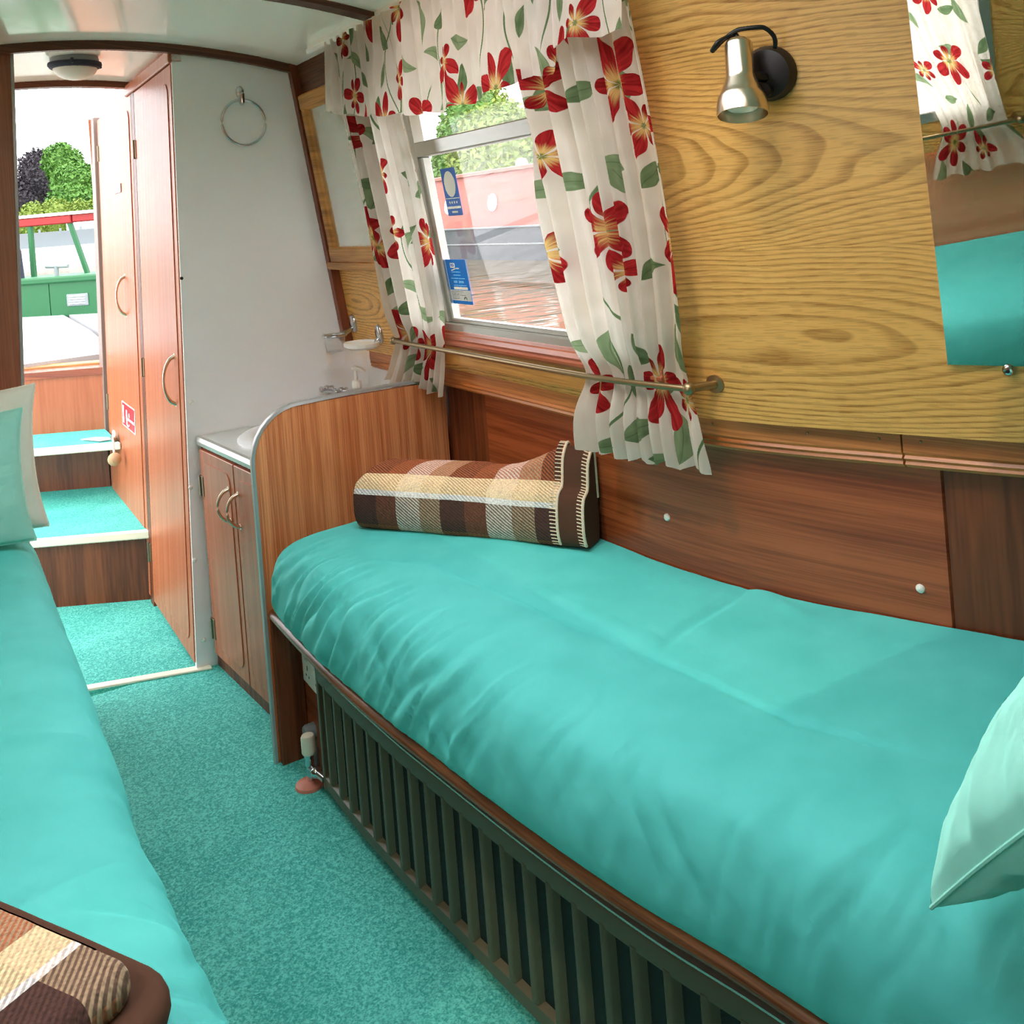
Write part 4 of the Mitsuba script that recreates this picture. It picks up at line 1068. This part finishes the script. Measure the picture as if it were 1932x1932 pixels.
add('ceiling_light__dome', lathe(pr, cl, 36), FROST, 40)
label('ceiling_light', 'round ceiling light with dark ring and white dome over the doorway', 'ceiling light')

# ------------------------------------------------------------------ the bow outside the front door
add('fore_deck__board', loft([[(-0.9, y, z), (0.705 + 0.006 * y, y, z), (0.705 + 0.006 * y, y, z - 0.04), (-0.9, y, z - 0.04)] for y, z in ((4.95, 0.79), (5.8, 0.835), (7.9, 0.86))]), DECK)
add('fore_deck__bearer', loft([[(0.66, y, z), (0.80, y, z), (0.80, y, z - 0.06), (0.66, y, z - 0.06)] for y, z in ((4.95, 0.75), (5.8, 0.795), (7.2, 0.815))]), BLACK)
add('fore_deck__board', loft([[(0.735 + 0.006 * y, y, z), (2.0, y, z), (2.0, y, z - 0.04), (0.735 + 0.006 * y, y, z - 0.04)] for y, z in ((4.80, 0.79), (5.8, 0.835), (7.9, 0.86))]), DECK)
label('fore_deck', 'pale grey fore deck with a long seam beyond the doorway', 'deck')
la, lb = np.array([0.499, 7.299]), np.array([0.914, 6.911]); ld = (lb - la) / np.linalg.norm(lb - la); ln = np.array([-ld[1], ld[0]])
lk = lambda a, b, c: (la[0] + a * ld[0] + c * ln[0], la[1] + a * ld[1] + c * ln[1], b)     # a along, b up, c away
add('bow_locker__front', [hexa(lk, (-0.8, 0.243), (0.84, 1.062), (0.0, 0.02)), hexa(lk, (0.249, 1.3), (0.84, 1.062), (0.0, 0.02))], BOWGREEN)
add('bow_locker__lid', hexa(lk, (-0.8, 1.3), (1.062, 1.105), (-0.02, 0.5), 0.01), BOWGREEN)
add('bow_locker__vent', hexa(lk, (0.375, 0.535), (0.905, 0.985), (-0.008, 0.0), 0.004), GREYPL)
for k in range(4):
    add('bow_locker__vent__louvre', hexa(lk, (0.395, 0.515), (0.918 + 0.016 * k, 0.926 + 0.016 * k), (-0.016, -0.006), 0.002), WHITE)
label('bow_locker', 'green bow locker with a white louvred vent', 'locker')
add('mooring_cleat', [tube([lk(0.20, 1.10, 0.15), lk(0.20, 1.165, 0.15)], 0.014, 10), tube([lk(0.12, 1.172, 0.15), lk(0.29, 1.165, 0.15)], 0.012, 10)], GREYPL, 40)
label('mooring_cleat', 'T-shaped mooring cleat on the green bow locker', 'cleat')
add('bow_rail__rail', hexa(lk, (-0.6, 0.24), (1.455, 1.512), (0.28, 0.32), 0.006), RAILRED)
add('bow_rail__rail', hexa(lk, (0.243, 1.1), (1.460, 1.515), (0.29, 0.33), 0.006), RAILRED)
add('bow_rail__capping', hexa(lk, (-0.6, 1.1), (1.512, 1.535), (0.27, 0.34), 0.005), WHITE)
add('bow_rail__post', hexa(lk, (-0.115, -0.083), (1.10, 1.46), (0.29, 0.32), 0.004), BOWGREEN)
add('bow_rail__strut', hexa(lambda a, b, c: lk(a + 0.30 * (1.46 - b), b, c), (0.20, 0.23), (1.10, 1.46), (0.29, 0.32), 0.004), BOWGREEN)
label('bow_rail', 'red bow rail with white capping on green posts', 'railing')
add('canvas_cover', xform(trimesh.creation.capsule(height=0.25, radius=0.05), lambda a, b, c: lk(-0.135 + a + 0.06 * (0.15 - c), 1.16 + c * 1.0, 0.16 + b)), NAVY, True)
label('canvas_cover', 'rolled navy canvas standing at the left of the bow rail', 'cover')

# ------------------------------------------------------------------ canal, far bank and trees
add('canal_water', [box(1.95, 9.9, -40, 140, 0.26, 0.30, 0), box(9.9, 13.2, -40, 140, 0.26, 0.30, 0), box(-40, 1.95, 8.6, 140, 0.26, 0.30, 0), box(-40, -0.85, -40, 8.6, 0.26, 0.30, 0), box(13.2, 40, 36, 140, 0.26, 0.30, 0)], WATER)
label('canal_water', 'still brown canal water around the boat', 'water', kind='stuff')
add('canal_bank', [box(13.2, 40, -40, 36, 0.2, 0.75, 0), box(-40, 60, 62, 110, 0.2, 1.25, 0)], GRASS)
struct('canal_bank', 'grassy canal bank beyond the moored boats')

# red barge across the canal
BX = 9.7
add('red_barge__hull', hexa(ident, (BX, BX + 2.1), (5.0, 29.0), (0.2, 0.96), 0.04), HULL)
add('red_barge__rubbing_strake', [hexa(ident, (BX - 0.03, BX), (5.0, 29.0), (0.60, 0.635), 0.01), hexa(ident, (BX - 0.04, BX), (5.0, 29.0), (0.93, 0.97), 0.01)], HULLLINE)
hull_c = [(BX + 0.08, 0.96), (BX + 0.20, 2.06), (BX + 1.9, 2.06), (BX + 2.02, 0.96)]
add('red_barge__cabin', loft([[(x, y, z) for x, z in hull_c] for y in (6.5, 27.0)]), BOATRED)
add('red_barge__roof', loft([[(x, y, z) for x, z in ((BX + 0.12, 2.04), (BX + 0.12, 2.10), (BX + 1.05, 2.19), (BX + 1.98, 2.10), (BX + 1.98, 2.04))] for y in (6.4, 27.1)]), BOATRED2)
for y in (11.2, 13.2, 15.22, 17.12, 19.05, 21.0, 23.0):
    f = frame((BX + 0.133, y, 1.45), (0, 1, 0), (0.108, 0, 0.994)); s = 1 if f(0, 0, 1)[0] < BX + 0.13 else -1
    k = add('red_barge__porthole', lathe([(0.17, 0.0), (0.185, 0.015), (0.17, 0.035), (0.145, 0.025), (0.14, 0.0)], lambda a, b, c: f(a, b, s * c), 24), WHITE, 40)
    add(k + '__glass', lathe([(0.0001, 0.012), (0.145, 0.012)], lambda a, b, c: f(a, b, s * c), 24), WORKTOP)
add('red_barge__roof_vent', [lathe([(0.0001, 0.16), (0.09, 0.14), (0.13, 0.05), (0.13, 0.0)], lambda a, b, c, y=y: (BX + 0.5 + a, y + b, 2.13 + c), 16) for y in (16.5,)], GREYW, 40)
add('red_barge__roof_hatch', box(BX + 0.4, BX + 1.3, 13.8, 14.9, 2.12, 2.30, 0.03), GREYW)
label('red_barge', 'red and black canal barge with round portholes beyond the window', 'boat')

rng = np.random.default_rng(5)


def tree(key, text, blobs, trunk, leaf, n, size, category='tree', group=None):
    """blobs: (centre, radii); leaves are small bent quads scattered through the outer shell."""
    V, F = [], []
    w = np.array([r[0] * r[2] for _, r in blobs]); w = w / w.sum()
    inner = []
    for (c, r), k in zip(blobs, (w * n).astype(int)):
        d = rng.normal(size=(k, 3)); d /= np.linalg.norm(d, axis=1, keepdims=True)
        rad = 0.80 + 0.28 * rng.random(k) + 0.25 * (mnoise(d * 2.5 + 5, 3) - 0.5)
        p = np.array(c) + d * rad[:, None] * np.array(r)
        a = rng.normal(size=(k, 3)); a /= np.linalg.norm(a, axis=1, keepdims=True)
        b = np.cross(a, d + 0.5 * rng.normal(size=(k, 3))); b /= np.linalg.norm(b, axis=1, keepdims=True) + 1e-9
        s = size * (0.6 + 0.8 * rng.random(k))[:, None]
        i0 = sum(len(x) for x in V)
        V.append(np.stack([p - a * s, p + b * s * 0.55, p + a * s, p - b * s * 0.55], 1).reshape(-1, 3))
        q = i0 + np.arange(k)[:, None] * 4
        F.append(np.vstack([np.hstack([q, q + 1, q + 2]), np.hstack([q, q + 2, q + 3])]))
        m = trimesh.creation.icosphere(subdivisions=2); m.vertices = np.array(c) + m.vertices * np.array(r) * 0.86
        inner.append(m)
    add(key + '__foliage', [trimesh.Trimesh(np.vstack(V), np.vstack(F), process=False)] + inner, leaf)
    if trunk is not None:
        (x, y, z0, z1, r) = trunk
        add(key + '__trunk', tube([(x, y, z0), (x + 0.05, y, (z0 + z1) / 2), (x, y, z1)], [r, r * 0.8, r * 0.6], 8), BARK)
    label(key, text, category, group)


def far(px, dep, z):
    """A point in the distance in the direction of the doorway, by bearing in degrees from straight ahead."""
    b = math.radians(px)
    return (dep * math.sin(b), dep * math.cos(b), z)


def blob(b, dep, z, r):
    return (far(b, dep, z), r)


tree('copper_beech', 'dark purple tree at the left of the doorway view', [blob(5.45, 84, 6.4, (1.6, 1.3, 2.2)), blob(5.0, 84, 4.6, (1.8, 1.3, 2.0)), blob(5.9, 84, 4.4, (1.0, 1.0, 1.6))], (*far(5.4, 84, 0)[:2], 0.8, 4, 0.25), LEAF_B, 8000, 0.15)
tree('green_tree', 'bright green tree in the middle of the doorway view', [blob(6.55, 76, 6.9, (1.3, 1.3, 1.4)), blob(7.2, 74, 5.3, (1.6, 1.4, 1.4)), blob(7.9, 74, 4.4, (1.6, 1.5, 1.3)), blob(8.6, 74, 3.7, (1.3, 1.2, 1.1)), blob(6.8, 72, 4.0, (1.5, 1.3, 1.2))], (*far(7.2, 74, 0)[:2], 0.8, 4, 0.25), LEAF_A, 11000, 0.15)
for i, b in enumerate((5.1, 6.1, 7.2, 8.3, 9.4)):
    tree('bank_bush' if i == 0 else f'bank_bush_{i:03d}', ('leftmost yellow-green bush below the dark purple tree', 'yellow-green bush under the gap between the purple and green trees', 'yellow-green bush below the bright green tree', 'yellow-green bush right of the bright green tree', 'yellow-green bush at the right edge of the doorway view')[i], [blob(b, 66, 2.45, (1.2, 1.0, 1.40 + 0.15 * (i % 2)))], None, LEAF_C, 2500, 0.10, 'bush')
# white cruiser and fence on the far bank
c0 = far(8.2, 58, 0)
add('white_cruiser__hull', hexa(lambda a, b, c: far(b, 58 + a, c), (0, 3), (6.5, 11.5), (0.3, 2.95), 0.0), GREYW)
add('white_cruiser__cabin', hexa(lambda a, b, c: far(b, 58.3 + a, c), (0, 2), (8.2, 9.9), (2.95, 3.9), 0.0), GREYW)
add('white_cruiser__blue_screen', hexa(lambda a, b, c: far(b, 58.2 + a, c), (0, 0.1), (9.15, 9.5), (3.1, 3.7), 0.0), SKYBLUE)
label('white_cruiser', 'white motor cruiser moored beyond the red bow rail', 'boat')
add('bank_fence__board', hexa(lambda a, b, c: far(b, 54.3 + a, c), (0, 0.1), (2.0, 12.0), (1.20, 1.95)), M('m_fence', lin(120, 128, 132), 0.7))
for b in np.arange(4.2, 10.5, 1.0):
    add('bank_fence__post', hexa(lambda a, q, c: far(q, 54.2 + a, c), (0, 0.1), (b - 0.06, b + 0.06), (1.2, 2.1)), GREYPL)
label('bank_fence', 'low grey fence along the far bank below the red rail', 'fence')
add('quay', hexa(lambda a, b, c: far(b, 54 + a, c), (0, 2), (0.0, 14.0), (0.2, 1.2)), GREYW)
label('quay', 'pale quay wall across the water in the doorway view', 'quay')

# trees behind the red barge
spots = [(15.5, 17.5, 3.7, 'leafy tree behind the right end of the red barge, hidden by the curtain'), (16.5, 21.5, 4.4, 'dark green tree rising behind the red barge beside the right curtain'), (15.5, 25.5, 3.8, 'yellow-green tree above the first porthole of the red barge'), (17.5, 30.5, 4.6, 'dark green tree above the pale blue window sticker'), (19.5, 34.0, 5.4, 'yellow-green tree at the left edge of the window view')]
for i, (x, y, h, text) in enumerate(spots):
    k = 'hedge_tree' if i == 0 else f'hedge_tree_{i:03d}'
    tree(k, text, [((x, y, h * 0.55), (2.0, 2.5, h * 0.5)), ((x + 0.5, y + 1.4, h * 0.8), (1.6, 1.9, h * 0.42)), ((x - 0.6, y - 1.0, h * 0.42), (1.5, 1.8, h * 0.36))], (x, y, 0.5, h * 0.6, 0.2), LEAF_A if i % 2 else LEAF_C, 14000, 0.10, group='trees behind the red barge')
